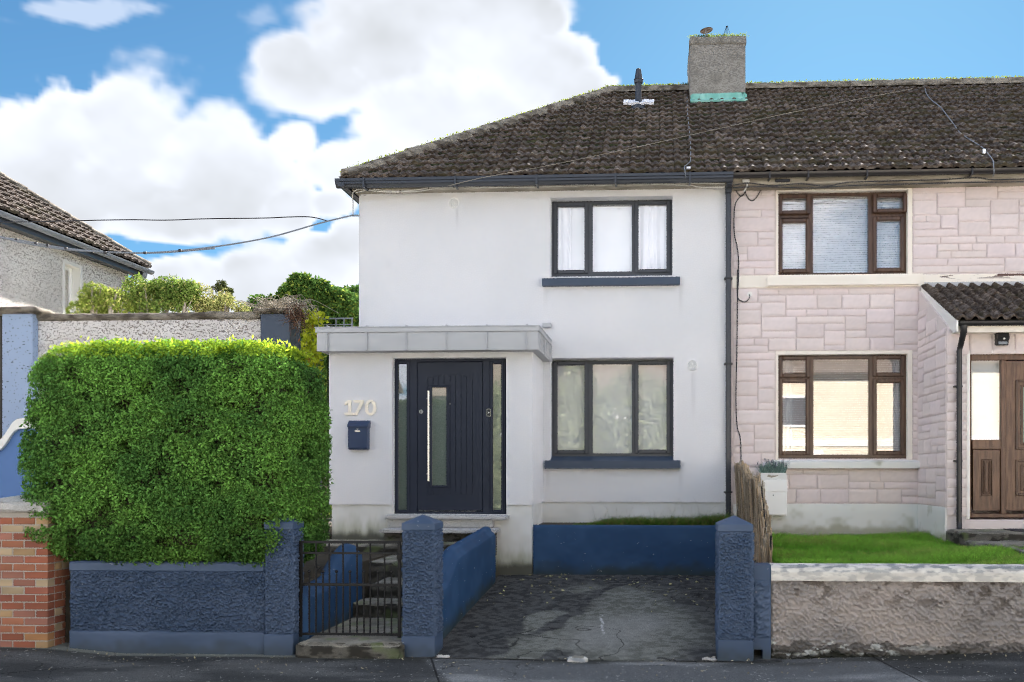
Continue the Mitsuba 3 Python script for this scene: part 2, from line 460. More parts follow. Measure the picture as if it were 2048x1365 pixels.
def c_wood(k):
    def fn(p, n, uv):
        g = fbm(p.x * 42, p.y * 42, p.z * 3.2, 3)
        return mix((0.085 * k, 0.042 * k, 0.026 * k), (0.155 * k, 0.082 * k, 0.048 * k), smoothstep(0.3, 0.7, g))
    return fn


def c_course(p, n, uv):
    a = fbm(p.x * 4.5, p.y * 4.5, p.z * 22, 3)
    fl = smoothstep(0.57, 0.60, a) * smoothstep(4.0, 4.1, p.x) * smoothstep(4.60, 4.68, p.z)
    return mix((0.82, 0.765, 0.68), (0.10, 0.05, 0.04), fl)


def c_coping(p, n, uv):
    a = fbm(p.x * 7, p.y * 7, p.z * 10, 4)
    return mix((0.085, 0.07, 0.052), (0.27, 0.24, 0.195), smoothstep(0.3, 0.65, a)) * (0.7 + 0.6 * noise(p.x * 70, p.y * 70, p.z * 70))


def c_frost(p, n, uv):
    a = noise(p.x * 90, p.y * 90, p.z * 90)
    return mix((0.13, 0.17, 0.15), (0.22, 0.26, 0.23), a)


VC = {'type': 'mesh_attribute', 'name': 'vertex_color'}
pr('render_grey', proc(c_render), 0.9, bump=lambda p, n, uv: b_grain(p, n, uv) + 5 * fbm(p.x * 7, p.y * 7, p.z * 7, 3), bscale=0.0016, spec=0.2)
pr('render_plinth', proc(c_plinth), 0.9, bump=b_grain, bscale=0.0012, spec=0.2)
pr('blue_paint', proc(c_blue), 0.55, bump=b_grain, bscale=0.0014, spec=0.4)
pr('blue_render', proc(c_deep), 0.6, bump=b_grain, bscale=0.003, spec=0.4)
pr('anthracite', (0.048, 0.053, 0.062), 0.42, spec=0.5)
pr('sill_blue', (0.040, 0.062, 0.10), 0.5, bump=b_grain, bscale=0.0007)
pr('door_navy', (0.022, 0.028, 0.046), 0.45, spec=0.3, bump=lambda p, n, uv: fbm(p.x * 160, p.y * 160, p.z * 14, 3), bscale=0.0006)
pr('zinc', proc(lambda p, n, uv: mix((0.42, 0.43, 0.45), (0.50, 0.51, 0.52), fbm(p.x * 2, p.y * 2, p.z * 9, 3))), 0.55, metal=0.25)
pr('gutter_grey', (0.036, 0.041, 0.052), 0.35)
pr('gutter_brown', (0.028, 0.025, 0.025), 0.35)
pr('black_iron', (0.010, 0.010, 0.011), 0.5, spec=0.3, bump=b_rough, bscale=0.001)
pr('black_plastic', (0.018, 0.018, 0.02), 0.35)
pr('steel', (0.72, 0.70, 0.67), 0.25, metal=1.0)
pr('fascia', proc(lambda p, n, uv: mix((0.40, 0.36, 0.29), (0.24, 0.21, 0.165), smoothstep(0.35, 0.7, fbm(p.x * 3, p.y * 3, p.z * 14, 3)))), 0.8)
for k_, m_ in enumerate((0.8, 1.05, 1.5)):
    pr(f'tile_{k_}', proc(c_tile(m_)), 0.85, bump=b_rough, bscale=0.003, spec=0.3)
pr('deck', (0.02, 0.018, 0.015), 0.95)
pr('concrete', proc(c_concrete), 0.9, bump=b_rough, bscale=0.006)
pr('pale_concrete', proc(lambda p, n, uv: mix((0.34, 0.335, 0.32), (0.52, 0.51, 0.49), fbm(p.x * 7, p.y * 7, p.z * 7, 4)) * (0.8 + 0.4 * noise(p.x * 120, p.y * 120, p.z * 120))), 0.9, bump=b_rough, bscale=0.005)
pr('granite', proc(c_granite), 0.5)
pr('drive', proc(c_drive), 0.85, bump=lambda p, n, uv: noise(p.x * 150, p.y * 150, 0) + noise(p.x * 60, p.y * 60, 0), bscale=0.004)
pr('pave', proc(c_pave), 0.9, bump=lambda p, n, uv: noise(p.x * 150, p.y * 150, 0) + noise(p.x * 60, p.y * 60, 0), bscale=0.005)
pr('pebbledash', proc(c_dash), 0.9, bump=b_dash, bscale=0.006)
pr('pink_rough', proc(c_pinkrough), 0.9, bump=b_grain, bscale=0.0016)
pr('wall_cap', proc(c_cap), 0.85, bump=b_rough, bscale=0.005)
pr('chimney_render', proc(c_chim), 0.95, bump=b_dash, bscale=0.006)
pr('copper_green', proc(c_copper), 0.7, bump=b_rough, bscale=0.008)
pr('lead_white', (0.80, 0.81, 0.86), 0.4, metal=0.2, bump=b_rough, bscale=0.01)
pr('brown_wood', proc(c_wood(1.0)), 0.42)
pr('brown_frame', proc(c_wood(0.62)), 0.38)
pr('cream_paint', proc(c_course), 0.6)
pr('white_paint', (0.80, 0.79, 0.75), 0.6, bump=b_rough, bscale=0.003)
pr('white_plinth', proc(lambda p, n, uv: mix((0.74, 0.75, 0.72), (0.42, 0.42, 0.33), smoothstep(0.45, 0.75, fbm(p.x * 4, p.y * 4, p.z * 4, 3) + 0.5 * smoothstep(1.0, 0.78, p.z) - 0.12))), 0.8, bump=b_rough, bscale=0.006)
pr('white_plastic', (0.90, 0.90, 0.89), 0.4)
pr('coping', proc(c_coping), 0.95, bump=b_rough, bscale=0.012)
pr('pale_blue_paint', proc(lambda p, n, uv: mix((0.36, 0.47, 0.66), (0.07, 0.08, 0.11), smoothstep(0.74, 0.82, noise(p.x * 45, p.y * 45, p.z * 45)) * 0.8)), 0.7, bump=b_grain, bscale=0.002)
pr('mid_blue_paint', (0.10, 0.20, 0.44), 0.7, bump=b_rough, bscale=0.01)
pr('vertex_matt', VC, 0.85, bump=b_rough, bscale=0.004, spec=0.3)
pr('vertex_stone', VC, 0.9, bump=b_grain, bscale=0.0016, spec=0.2)
pr('mortar', (0.36, 0.33, 0.29), 0.95)
pr('stone_joint', (0.64, 0.57, 0.55), 0.95)
pr('frost', proc(c_frost), 0.25)
pr('blind_white', (0.80, 0.82, 0.84), 0.7)
pr('curtain_white', (0.82, 0.83, 0.86), 0.9)
pr('net_pale', proc(lambda p, n, uv: mix((0.52, 0.54, 0.55), (0.62, 0.64, 0.66), fbm(p.x * 5, p.y * 5, p.z * 5, 4))), 0.9)
pr('interior', (0.10, 0.095, 0.09), 0.9)
pr('soil', proc(lambda p, n, uv: mix((0.03, 0.025, 0.018), (0.10, 0.085, 0.06), fbm(p.x * 8, p.y * 8, p.z * 8, 4))), 0.95, bump=b_rough, bscale=0.02)
pr('letterbox_blue', (0.03, 0.05, 0.105), 0.4)
pr('digit_paint', (0.93, 0.86, 0.72), 0.4)
pr('cable_white', (0.62, 0.60, 0.55), 0.6)
pr('cable_black', (0.03, 0.03, 0.035), 0.6)
pr('cable_grey', (0.22, 0.24, 0.27), 0.6)
pr('road_tar', proc(lambda p, n, uv: mix((0.17, 0.17, 0.165), (0.24, 0.238, 0.23), fbm(p.x * 1.5, p.y * 1.5, 0, 4))), 0.9)
pr('cream_wall', (0.72, 0.65, 0.51), 0.9)
pr('far_render', (0.66, 0.66, 0.65), 0.9)
pr('red_tile', (0.16, 0.13, 0.105), 0.9)
scene['pane_glass'] = {'type': 'thindielectric', 'int_ior': 1.9}
LEAF = lambda key, dt, ro=0.45: scene.update({key: {'type': 'principledthin', 'base_color': VC, 'roughness': ro, 'diff_trans': dt, 'eta': 1.4}})
LEAF('leaf', 0.55, 0.32); LEAF('leaf_bright', 1.0, 0.5); LEAF('grass_blade', 0.7, 0.6)


# ------------------------------------------------------------------ the ground
YH, YP, YPORCH, YW = 13.60, 13.68, 12.45, 8.42           # grey facade, pink facade, grey porch front, front boundary line


def zp(x):
    return np.interp(x, [-9, -5.9, -5.2, -2, 1, 3.3, 9], [0.10, 0.06, 0.0, 0.0, 0.0, 0.10, 0.22])


def zd(y):
    return np.clip(0.31 * (y - 8.40) / 4.1, 0, 0.4)


def sheet(xs, ys, zf):
    x, y = np.meshgrid(xs, ys)
    z = zf(x, y)
    nx = len(xs)
    i, j = np.meshgrid(np.arange(len(ys) - 1), np.arange(nx - 1), indexing='ij')
    a = (i * nx + j).ravel()
    return np.stack([x, y, z], -1).reshape(-1, 3), np.stack([a, a + 1, a + nx + 1, a + nx], 1)


put('ground', sheet(np.linspace(-300, 300, 3), np.linspace(-300, 300, 3), lambda x, y: x * 0 - 0.32), 'soil', kind='structure')
put('road', sheet(np.linspace(-60, 60, 3), [-0.6, 6.05], lambda x, y: x * 0 - 0.13), 'road_tar', kind='structure')
wob = lambda x, y: 0.016 * (meshkit.fbm(np.stack([x * 1.1, y * 1.6, x * 0], -1), 3) - 0.5)
put('pavement', sheet(np.linspace(-9, 9, 180), np.linspace(6.2, 8.75, 40), lambda x, y: zp(x) + wob(x, y)), 'pave', True, kind='structure')
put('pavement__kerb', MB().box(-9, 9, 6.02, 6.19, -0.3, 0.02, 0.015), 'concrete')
put('driveway', sheet(np.linspace(-2.25, 1.12, 60), np.linspace(8.32, 12.7, 80), lambda x, y: zd(y) + 0.008 + np.clip(zp(x), 0, 0.02) + wob(x * 1.3, y)), 'drive', True, kind='structure')
put('garden_soil', MB().box(-12, -3.55, 8.62, 13.4, -0.3, 0.68), 'soil', kind='structure')
put('garden_ground', MB().box(-60, -4.7, 13.41, 80, -0.3, 0.80), 'soil', kind='structure')
put('lawn', MB().box(1.16, 9, 8.62, 13.66, -0.3, 0.795), 'soil', kind='structure')


def worn(x0, x1, y0, y1, z0, z1, amp=0.012, res=0.045, freq=7, seed=0):
    m = solid(x0, x1, y0, y1, z0, z1).refine_to_length(res).to_mesh()
    v, f = np.array(m.vert_properties[:, :3], float), np.array(m.tri_verts)
    cen, half = np.array([x0 + x1, y0 + y1, z0 + z1]) / 2, np.array([x1 - x0, y1 - y0, z1 - z0]) / 2
    q = np.abs((v - cen) / half) > 0.999
    edge = q.sum(1) >= 2
    d = np.stack([meshkit.fbm(v * freq + 17 * k, 3, seed + k) - 0.5 for k in range(3)], 1) * amp * 2
    v = v + d
    v[edge] -= (np.sign(v - cen) * q)[edge] * amp * (0.4 + 1.4 * meshkit.noise(v[edge] * 14, seed + 9))[:, None]
    return v, f


# front path, steps, landing
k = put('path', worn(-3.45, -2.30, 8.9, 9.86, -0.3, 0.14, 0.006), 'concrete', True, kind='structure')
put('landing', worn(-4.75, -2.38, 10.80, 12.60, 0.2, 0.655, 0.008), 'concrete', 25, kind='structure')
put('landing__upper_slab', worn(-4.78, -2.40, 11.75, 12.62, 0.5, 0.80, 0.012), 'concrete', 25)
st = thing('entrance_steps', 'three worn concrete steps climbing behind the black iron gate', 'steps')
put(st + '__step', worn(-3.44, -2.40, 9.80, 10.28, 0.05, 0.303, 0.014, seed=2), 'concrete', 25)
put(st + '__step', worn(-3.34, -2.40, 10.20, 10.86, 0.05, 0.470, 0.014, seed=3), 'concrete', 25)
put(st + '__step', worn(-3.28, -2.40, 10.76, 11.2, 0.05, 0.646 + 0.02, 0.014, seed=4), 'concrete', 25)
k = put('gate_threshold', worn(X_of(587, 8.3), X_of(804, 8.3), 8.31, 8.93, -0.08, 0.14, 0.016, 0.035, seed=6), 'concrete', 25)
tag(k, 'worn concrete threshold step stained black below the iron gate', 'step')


def swept_wall(key, xf, xb, path, zb):
    """xf: the face towards +x, xb: the other one; path: (y, z) of the wall face's top edge; a rounded two-stage coping sits above"""
    p = []
    for (a, b), (c, d) in zip(path[:-1], path[1:]):
        n = max(2, int(math.hypot(c - a, d - b) / 0.06))
        p += [(a + (c - a) * i / n, b + (d - b) * i / n) for i in range(n)]
    p = np.array(p + [path[-1]])
    ker = np.ones(5) / 5
    zs = np.convolve(np.pad(p[:, 1], 2, mode='edge'), ker, 'valid')
    sec = [(0, None), (0, 0.0), (0.02, 0.035), (0.05, 0.062), (0.055, 0.088), (0.075, 0.115), (0.11, 0.128), (0.145, 0.118), (0.17, 0.09), (0.175, 0.05), (0.175, None)]
    sc = (xf - xb) / 0.175
    V = []
    for y, z in zip(p[:, 0], zs):
        for dx, dz in sec:
            V.append([xf - dx * sc, y, (zb(y) if dz is None else z + dz)])
    V = np.array(V)
    m, n = len(p), len(sec)
    Fq = [[i * n + j, i * n + j + 1, (i + 1) * n + j + 1, (i + 1) * n + j] for i in range(m - 1) for j in range(n - 1)]
    Fq = np.array(Fq)[:, ::-1]
    V[:, :] += 0.004 * (np.stack([meshkit.fbm(V * 9 + 3 * q, 3) for q in range(3)], 1) - 0.5)
    mb = MB().add(V, Fq)
    for i, rev in ((0, False), (m - 1, True)):
        ring = V[i * n:(i + 1) * n]
        f = np.array([[n, j, (j + 1) % n] for j in range(n)])
        mb.add(np.vstack([ring, ring.mean(0)]), f[:, ::-1] if rev else f)
    return put(key, mb, 'blue_render', 40)


k = swept_wall('stair_wall', -2.20, -2.40, [(8.62, 0.52), (9.30, 0.54), (9.80, 0.79), (11.6, 0.88), (11.95, 0.90)], lambda y: -0.05)
tag(k, 'blue painted stair wall with rolled sloping coping beside the driveway', 'wall')
k = swept_wall('stair_wall', -3.40, -3.60, [(8.55, 0.50), (9.25, 0.53), (9.75, 0.80), (10.0, 0.84), (10.12, 0.78)], lambda y: -0.05)
tag(k, 'blue painted stair wall seen through the gate bars left of the steps', 'wall')

# ------------------------------------------------------------------ blue front wall, pillars, retaining wall
x0, x1 = X_of(141, 8.47), X_of(531, 8.47)
k = put('front_wall', MB().box(x0, x1, 8.47, 8.66, -0.1, 0.80), 'blue_paint')
tag(k, 'dark blue roughcast front wall under the clipped hedge', 'wall')
put(k + '__coping', MB().box(x0 - 0.01, x1, 8.45, 8.69, 0.785, 0.885, 0.015), 'blue_paint')
put(k + '__plinth', worn(x0 - 0.005, x1, 8.445, 8.5, -0.1, 0.215, 0.006), 'blue_paint', 30)
put(k + '__roughcast', grid([x0, 8.468, 0.20], [1, 0, 0], [0, 0, 1], [0, -1, 0], x1 - x0, 0.60, 0.0045, rough_h(0.036, 28, 3)), 'blue_paint', True)


def pillar(xa, xb, yf, dep, label, zs=1.20, slab=0.07, apex=0.075, zb=-0.08, seed=0):
    k = thing('gate_pillar', label, 'gate pillar', 'blue gate pillars')
    put(k + '__shaft', MB().box(xa, xb, yf, yf + dep, zb, zs), 'blue_paint')
    h = rough_h(0.032, 30, seed)
    z0 = 0.20
    put(k + '__roughcast', MB().add(*grid([xa, yf - 0.001, z0], [1, 0, 0], [0, 0, 1], [0, -1, 0], xb - xa, zs - z0, 0.0047, h))
        .add(*grid([xb + 0.001, yf, z0], [0, 1, 0], [0, 0, 1], [1, 0, 0], dep, zs - z0, 0.0047, h))
        .add(*grid([xa - 0.001, yf, z0], [0, 1, 0], [0, 0, 1], [-1, 0, 0], dep, zs - z0, 0.012, h)), 'blue_paint', True)
    put(k + '__plinth', MB().box(xa - 0.012, xb + 0.012, yf - 0.014, yf + dep + 0.012, zb, z0, 0.008), 'blue_paint')
    mb = MB().box(xa - 0.012, xb + 0.012, yf - 0.014, yf + dep + 0.012, zs, zs + slab, 0.006)
    c = [(xa + xb) / 2, yf + dep / 2, zs + slab + apex]
    b = [[xa - 0.008, yf - 0.01, zs + slab - 0.002], [xb + 0.008, yf - 0.01, zs + slab - 0.002], [xb + 0.008, yf + dep + 0.008, zs + slab - 0.002], [xa - 0.008, yf + dep + 0.008, zs + slab - 0.002]]
    mb.add(b + [c], [[0, 1, 4], [1, 2, 4], [2, 3, 4], [3, 0, 4]])
    put(k + '__cap', mb, 'blue_paint')
    return k


pillar(X_of(531, 8.43), X_of(585, 8.43), 8.43, 0.24, 'roughcast blue gate pillar left of the gate, its cap half buried in the hedge', seed=1)
pillar(X_of(806, 8.40), X_of(868, 8.40), 8.40, 0.30, 'roughcast blue gate pillar between the iron gate and the driveway', seed=2)
kr = pillar(X_of(1438, 8.36), X_of(1504, 8.36), 8.36, 0.32, 'roughcast blue gate pillar right of the driveway, beside the reed fence', seed=3)
xa, xb = X_of(1506, 8.43), X_of(1542, 8.43)
m = solid(xa, xb, 8.43, 8.66, -0.08, 0.885) - solid(xa + 0.01, xa + 0.09, 8.3, 8.6, -0.2, 0.10)
k = put('wall_stub', m, 'blue_paint')
tag(k, 'short blue wall end between the right gate pillar and the pink roughcast wall', 'wall')
put(k + '__roughcast', grid([xa, 8.428, 0.2], [1, 0, 0], [0, 0, 1], [0, -1, 0], xb - xa, 0.55, 0.01, rough_h(0.024, 22, 8)), 'blue_paint', True)
put(k + '__drain_hole', MB().box(xa + 0.012, xa + 0.088, 8.56, 8.59, -0.05, 0.095), 'deck')

xa, xb = X_of(1542.5, 8.46), 9.0
k = put('garden_wall', MB().box(xa, xb, 8.46, 8.63, -0.1, 0.76), 'pink_rough')
tag(k, 'weathered pinkish roughcast garden wall with pale coping in front of the lawn', 'wall')
put(k + '__roughcast', grid([xa, 8.458, -0.05], [1, 0, 0], [0, 0, 1], [0, -1, 0], 4.2, 0.81, 0.0058, rough_h(0.040, 23, 12)), 'pink_rough', True)
cap = MB().prism([(8.40, 0.745), (8.40, 0.825), (8.425, 0.862), (8.47, 0.882), (8.56, 0.893), (8.65, 0.885), (8.66, 0.745)], 'x', xa - 0.004, xb)
cv, cf = cap.arr()
cm = trimesh.Trimesh(cv, cf, process=True)
for _ in range(6):
    L = cm.edges_unique_length
    if L.max() < 0.12:
        break
    cm = cm.subdivide_to_size(0.12) if hasattr(cm, 'subdivide_to_size') else cm.subdivide()
cm.vertices += 0.010 * (np.stack([meshkit.fbm(np.array(cm.vertices) * 6 + q, 3) for q in range(3)], 1) - 0.5)
put(k + '__coping', cm, 'wall_cap', 35)

xa, xb = X_of(1066, 12.5), 1.10
k = put('retaining_wall', MB().box(xa, xb, 12.52, 12.74, 0.0, 1.0), 'blue_render')
tag(k, 'low blue painted retaining wall at the back of the driveway with grass on top', 'wall')
put(k + '__render', grid([xa, 12.519, 0.05], [1, 0, 0], [0, 0, 1], [0, -1, 0], xb - xa, 0.965, 0.02, rough_h(0.006, 9, 31)), 'blue_render', True)
put('grass_bed', MB().box(xa, 1.07, 12.745, 13.6, 0.2, 0.985), 'soil', kind='structure')

# ------------------------------------------------------------------ the iron gate
YG = 8.55
g = thing('iron_gate', 'black iron garden gate with plain bars and ball-topped short bars', 'gate')
gz = lambda v: Z_of(v, 700, YG)
gx = lambda u: X_of(u, YG)
for v, r in ((1085, 0.013), (1107, 0.010), (1170, 0.013), (1269, 0.012)):
    put(g + '__rail', MB().box(gx(602), gx(799), YG - r * 0.6, YG + r * 0.6, gz(v) - r, gz(v) + r, 0.002), 'black_iron')
for u in (602, 799):
    put(g + '__stile', MB().box(gx(u) - 0.016, gx(u) + 0.016, YG - 0.010, YG + 0.010, gz(1275), gz(1083), 0.002), 'black_iron')
for u in (632, 658.6, 686, 714, 740.5, 769):
    put(g + '__bar', MB().tube([[gx(u), YG, gz(1269)], [gx(u) + 0.002, YG, gz(1170)], [gx(u), YG, gz(1085)]], 0.0085, 7), 'black_iron', 40)
for u in (618.6, 646, 673, 700, 728, 756, 783):
    b = put(g + '__ball_bar', MB().tube([[gx(u), YG, gz(1269)], [gx(u), YG, gz(1148)]], 0.0085, 7), 'black_iron', 40)
    put(b + '__ball', MB().lathe([gx(u), YG, gz(1144)], [(0.001, -0.016), (0.012, -0.011), (0.016, 0), (0.012, 0.011), (0.001, 0.016)], 10), 'black_iron', True)
sp = [[gx(632) + 0.02 + (0.005 + 0.028 * q) * math.cos(2 + q * 9), YG, gz(1136) + (0.005 + 0.028 * q) * math.sin(2 + q * 9)] for q in np.linspace(0, 1, 22)]
put(g + '__scroll', MB().tube(sp, 0.006, 6), 'black_iron', 40)
put(g + '__latch', MB().box(gx(795), gx(806), YG - 0.03, YG + 0.02, gz(1119), gz(1108), 0.003), 'black_iron')
for v in (1120, 1250):
    put(g + '__hinge', MB().box(gx(590), gx(603), YG - 0.012, YG + 0.012, gz(v) - 0.015, gz(v) + 0.015, 0.003), 'black_iron')

# ------------------------------------------------------------------ brick pier at the left edge
xb = X_of(95, 8.36)
bp = thing('brick_pier', 'red and buff brick pier with concrete cap at the left edge', 'pier')
xa = xb - 0.687
yb0, yb1 = 8.362, 8.70
put(bp + '__mortar', MB().box(xa + 0.006, xb - 0.006, yb0 + 0.006, yb1 - 0.006, -0.05, 1.36), 'mortar')
put(bp + '__cap', worn(xa - 0.05, xb + 0.03, yb0 - 0.05, yb1 + 0.05, 1.36, 1.47, 0.014, seed=40), 'pale_concrete', 30)
cc = MB().add([[xa - 0.03, yb0 - 0.03, 1.465], [xb + 0.01, yb0 - 0.03, 1.465], [xb + 0.01, yb1 + 0.03, 1.465], [xa - 0.03, yb1 + 0.03, 1.465], [(xa + xb) / 2, (yb0 + yb1) / 2, 1.53]],
              [[0, 1, 4], [1, 2, 4], [2, 3, 4], [3, 0, 4]])
put(bp + '__cap_top', cc, 'pale_concrete')
BRICKS = [(0.42, 0.145, 0.085), (0.36, 0.13, 0.085), (0.47, 0.19, 0.11), (0.55, 0.36, 0.19), (0.58, 0.44, 0.28), (0.50, 0.25, 0.11), (0.40, 0.18, 0.13)]
BW = [0.28, 0.24, 0.17, 0.08, 0.09, 0.06, 0.08]


def brick(xa, xb, ya, yb, za, zb):
    mb = MB().box(xa, xb, ya, yb, za, zb, 0.004)
    v, f = mb.arr()
    v = v + 0.0025 * (rng.random(v.shape) - 0.5)
    c = np.array(BRICKS[rng.choice(7, p=BW)]) * 0.74 * rng.uniform(0.82, 1.12)
    cc = np.broadcast_to(c, v.shape) * rng.uniform(0.85, 1.1, (len(v), 1))
    put(bp + '__brick', (v, f), 'vertex_matt', color=cc)


for r in range(19):
    za = -0.02 + 0.0745 * r
    if za > 1.31:
        break
    zb = min(za + 0.0645, 1.36)
    w = [0.215, 0.215, 0.215] if r % 2 == 0 else [0.1025, 0.215, 0.215, 0.1025]
    x = xa
    for q, wi in enumerate(w):
        wj = wi if q < len(w) - 1 else xb - x
        brick(x, x + wj, yb0, yb0 + 0.10, za, zb)
        x += wi + 0.0125
    y = yb0 + (0.11 if r % 2 == 0 else 0.11)
    for wi in ((0.215,) if r % 2 == 0 else (0.10, 0.105)):
        brick(xb - 0.10, xb, y, min(y + wi, yb1), za, zb)
        y += wi + 0.0125

# ------------------------------------------------------------------ roofs
TW, RG = 0.225, None


def tile_mesh(w, L, main=0.036, minor=0.016, t=0.056, n=12, pan=False):
    s = np.linspace(0, 1, n + 1)
    if pan:
        z = np.where(s < 0.62, main * np.sin(np.pi * s / 0.62) ** 0.8, 0.0)
    else:
        z = np.where(s < 0.46, main * np.sin(np.pi * s / 0.46) ** 0.85, np.where(s > 0.62, minor * np.sin(np.pi * (s - 0.62) / 0.38), 0.0))
    x = s * (w - 0.003)
    a = np.stack([x, x * 0, z + t], 1)
    b = np.stack([x, x * 0 + L + 0.05, z + 0.004], 1)
    c = np.stack([x, x * 0 + 0.004, np.maximum(z - 0.012, 0) + t * 0.25], 1)
    v = np.vstack([a, b, c])
    m = n + 1
    f = [[i, i + 1, m + i + 1, m + i] for i in range(n)] + [[2 * m + i, 2 * m + i + 1, i + 1, i] for i in range(n)]
    f = np.array(f)
    f = np.vstack([f[:, [0, 1, 2]], f[:, [0, 2, 3]], [[0, m, 2 * m], [n, 3 * m - 1, 2 * m - 1]]])
    return v, f


def lay(prefix, o, ex, ey, W, rows, gauge, w, left=None, limit=300, seed=0, pan=False, right=None, order=None):
    o, ex, ey = (np.asarray(q, float) for q in (o, ex, ey))
    en = np.cross(ex, ey)
    r = np.random.default_rng(seed)
    base = tile_mesh(w, gauge, 0.034, 0.016, pan=pan) if not pan else tile_mesh(w, gauge, 0.055, 0, 0.03, pan=True)
    src = mikit.ply(base, 'tile_1', smooth=35)
    todo = []
    for j in range(rows):
        for i in range(int(W / w) + 1):
            x = i * w
            l0 = left(j * gauge) if left else -1e9
            r0 = right(j * gauge) if right else 1e9
            if x + w < l0 or x > r0 or x > W:
                continue
            cut = (left is not None and x < left((j + 1) * gauge + 0.06)) or (right is not None and x + w > right((j + 1) * gauge + 0.06))
            todo.append((j, i, cut))
    if order:
        todo.sort(key=order)
    rest = MB()
    stuff = [rest, rest, rest]
    for q, (j, i, cut) in enumerate(todo):
        R = np.eye(4)
        ti, tj = r.normal(0, 0.008), r.normal(0, 0.012)
        R[:3, 0], R[:3, 1], R[:3, 2] = ex + en * ti, ey + en * tj, en
        R[:3, 3] = o + ex * i * w + ey * (j * gauge + r.normal(0, 0.006)) + en * r.uniform(0, 0.008)
        b = r.choice(3, p=[0.35, 0.45, 0.2])
        if cut:
            v = np.array(base[0]); xx = i * w + v[:, 0]; yy = j * gauge + v[:, 1]
            if left is not None:
                xx = np.maximum(xx, left(yy))
            if right is not None:
                xx = np.minimum(xx, right(yy))
            v[:, 0] = xx - i * w
            m = v @ R[:3, :3].T + R[:3, 3]
            if q < limit:
                put(prefix + '__roof_tile', (m, base[1]), f'tile_{b}', 35)
            else:
                stuff[b].add(m, base[1])
        elif q < limit:
            again(prefix + '__roof_tile', src, f'tile_{b}', R)
        else:
            stuff[b].add(base[0] @ R[:3, :3].T + R[:3, 3], base[1])
    if rest.n:
        put(prefix + '__roof_tile', rest, 'tile_1', 35, kind='stuff')


def cap_tiles(prefix, name, a, b, L=0.45, r=0.12, up=(0, 0, 1), bsdf='coping', seed=0):
    a, b = np.asarray(a, float), np.asarray(b, float)
    d = b - a; D = np.linalg.norm(d); d /= D
    n = max(1, round(D / L)); L = D / n
    s = np.cross(d, up); s /= np.linalg.norm(s); u = np.cross(s, d)
    rr = np.random.default_rng(seed)
    an = np.linspace(-0.15, math.pi + 0.15, 11)
    for i in range(n):
        mb = MB()
        ring = []
        for t_, rad in ((0.0, r * 1.06), (L * 0.93, r * 0.97), (L * 1.04, r * 0.95)):
            cpt = a + d * (i * L + t_) + u * rr.normal(0, 0.004)
            ring += [cpt + rad * (math.cos(q) * s + math.sin(q) * u) for q in an]
        m = len(an)
        f = [[k2 * m + j, k2 * m + j + 1, (k2 + 1) * m + j + 1, (k2 + 1) * m + j] for k2 in range(2) for j in range(m - 1)]
        mb.add(ring, f)
        mb.add(np.vstack([ring[:m], [a + d * i * L]]), [[m, j + 1, j] for j in range(m - 1)])
        mb.add(np.vstack([ring[-m:], [a + d * (i + 1.04) * L]]), [[m, j, j + 1] for j in range(m - 1)])
        put(prefix + '__' + name, mb, bsdf, 40)


def moss(key, pts, n, seed, size=0.03):
    r = np.random.default_rng(seed)
    q = pts[r.integers(0, len(pts), n)] + r.normal(0, 0.03, (n, 3)) * [1, 1, 0.25]
    col = np.array([0.16, 0.20, 0.02]) * r.uniform(0.6, 1.5, (n, 1))
    v, f, c = leaves(q, np.tile([0, 0, 1.0], (n, 1)), size, col, 0.8, 0.8, r)
    put(key, (v, f), 'leaf_bright', color=c, kind='stuff')


EY0, EZ0, RY0, RZ0 = 13.30, 6.16, 17.30, 9.03
SL = math.hypot(RY0 - EY0, RZ0 - EZ0)
EYV = np.array([0, RY0 - EY0, RZ0 - EZ0]) / SL
ENV = np.cross([1, 0, 0], EYV)
ROWS = 17
HX0, HX1, PX = -4.74, -1.0, 1.075
ROOF_P = np.array([0, EY0, EZ0])
roofpt = lambda u, v, up=0.07: hit(u, v, ROOF_P + ENV * up, ENV)

gh = thing('house', 'pale grey rendered house at the end of the terrace with a navy front door', 'house', 'terraced houses')
ph = thing('house', 'pink stone clad terraced house with brown windows and a tiled porch', 'house', 'terraced houses')
GR, PRF = gh + '__roof', ph + '__roof'
tag(GR); labels.pop(GR)
# decks (both slopes, hip end), 4 cm below the tiles
dz = -0.012
put(GR, MB().add([[HX0, EY0, EZ0 + dz], [PX, EY0, EZ0 + dz], [PX, RY0, RZ0 + dz], [HX1, RY0, RZ0 + dz], [HX0, 21.3, EZ0 + dz], [PX, 21.3, EZ0 + dz]], [[0, 1, 2], [0, 2, 3], [0, 3, 4], [3, 2, 5], [3, 5, 4]]), 'deck')
put(PRF, MB().add([[PX, EY0, EZ0 + dz], [8.6, EY0, EZ0 + dz], [8.6, RY0, RZ0 + dz], [PX, RY0, RZ0 + dz], [PX, 21.3, EZ0 + dz], [8.6, 21.3, EZ0 + dz]], [[0, 1, 2], [0, 2, 3], [3, 2, 5], [3, 5, 4]]), 'deck')
lay(GR, [HX0, EY0 - 0.05, EZ0 - 0.03], [1, 0, 0], EYV, PX - HX0 - 0.02, ROWS, SL / ROWS, TW, left=lambda y: (HX1 - HX0) * y / SL, limit=300, seed=5)
lay(PRF, [PX, EY0 - 0.05, EZ0 - 0.03], [1, 0, 0], EYV, 8.6 - PX, ROWS, SL / ROWS, TW, limit=300, seed=6, order=lambda t: (t[1] > 22, t[0], t[1]))


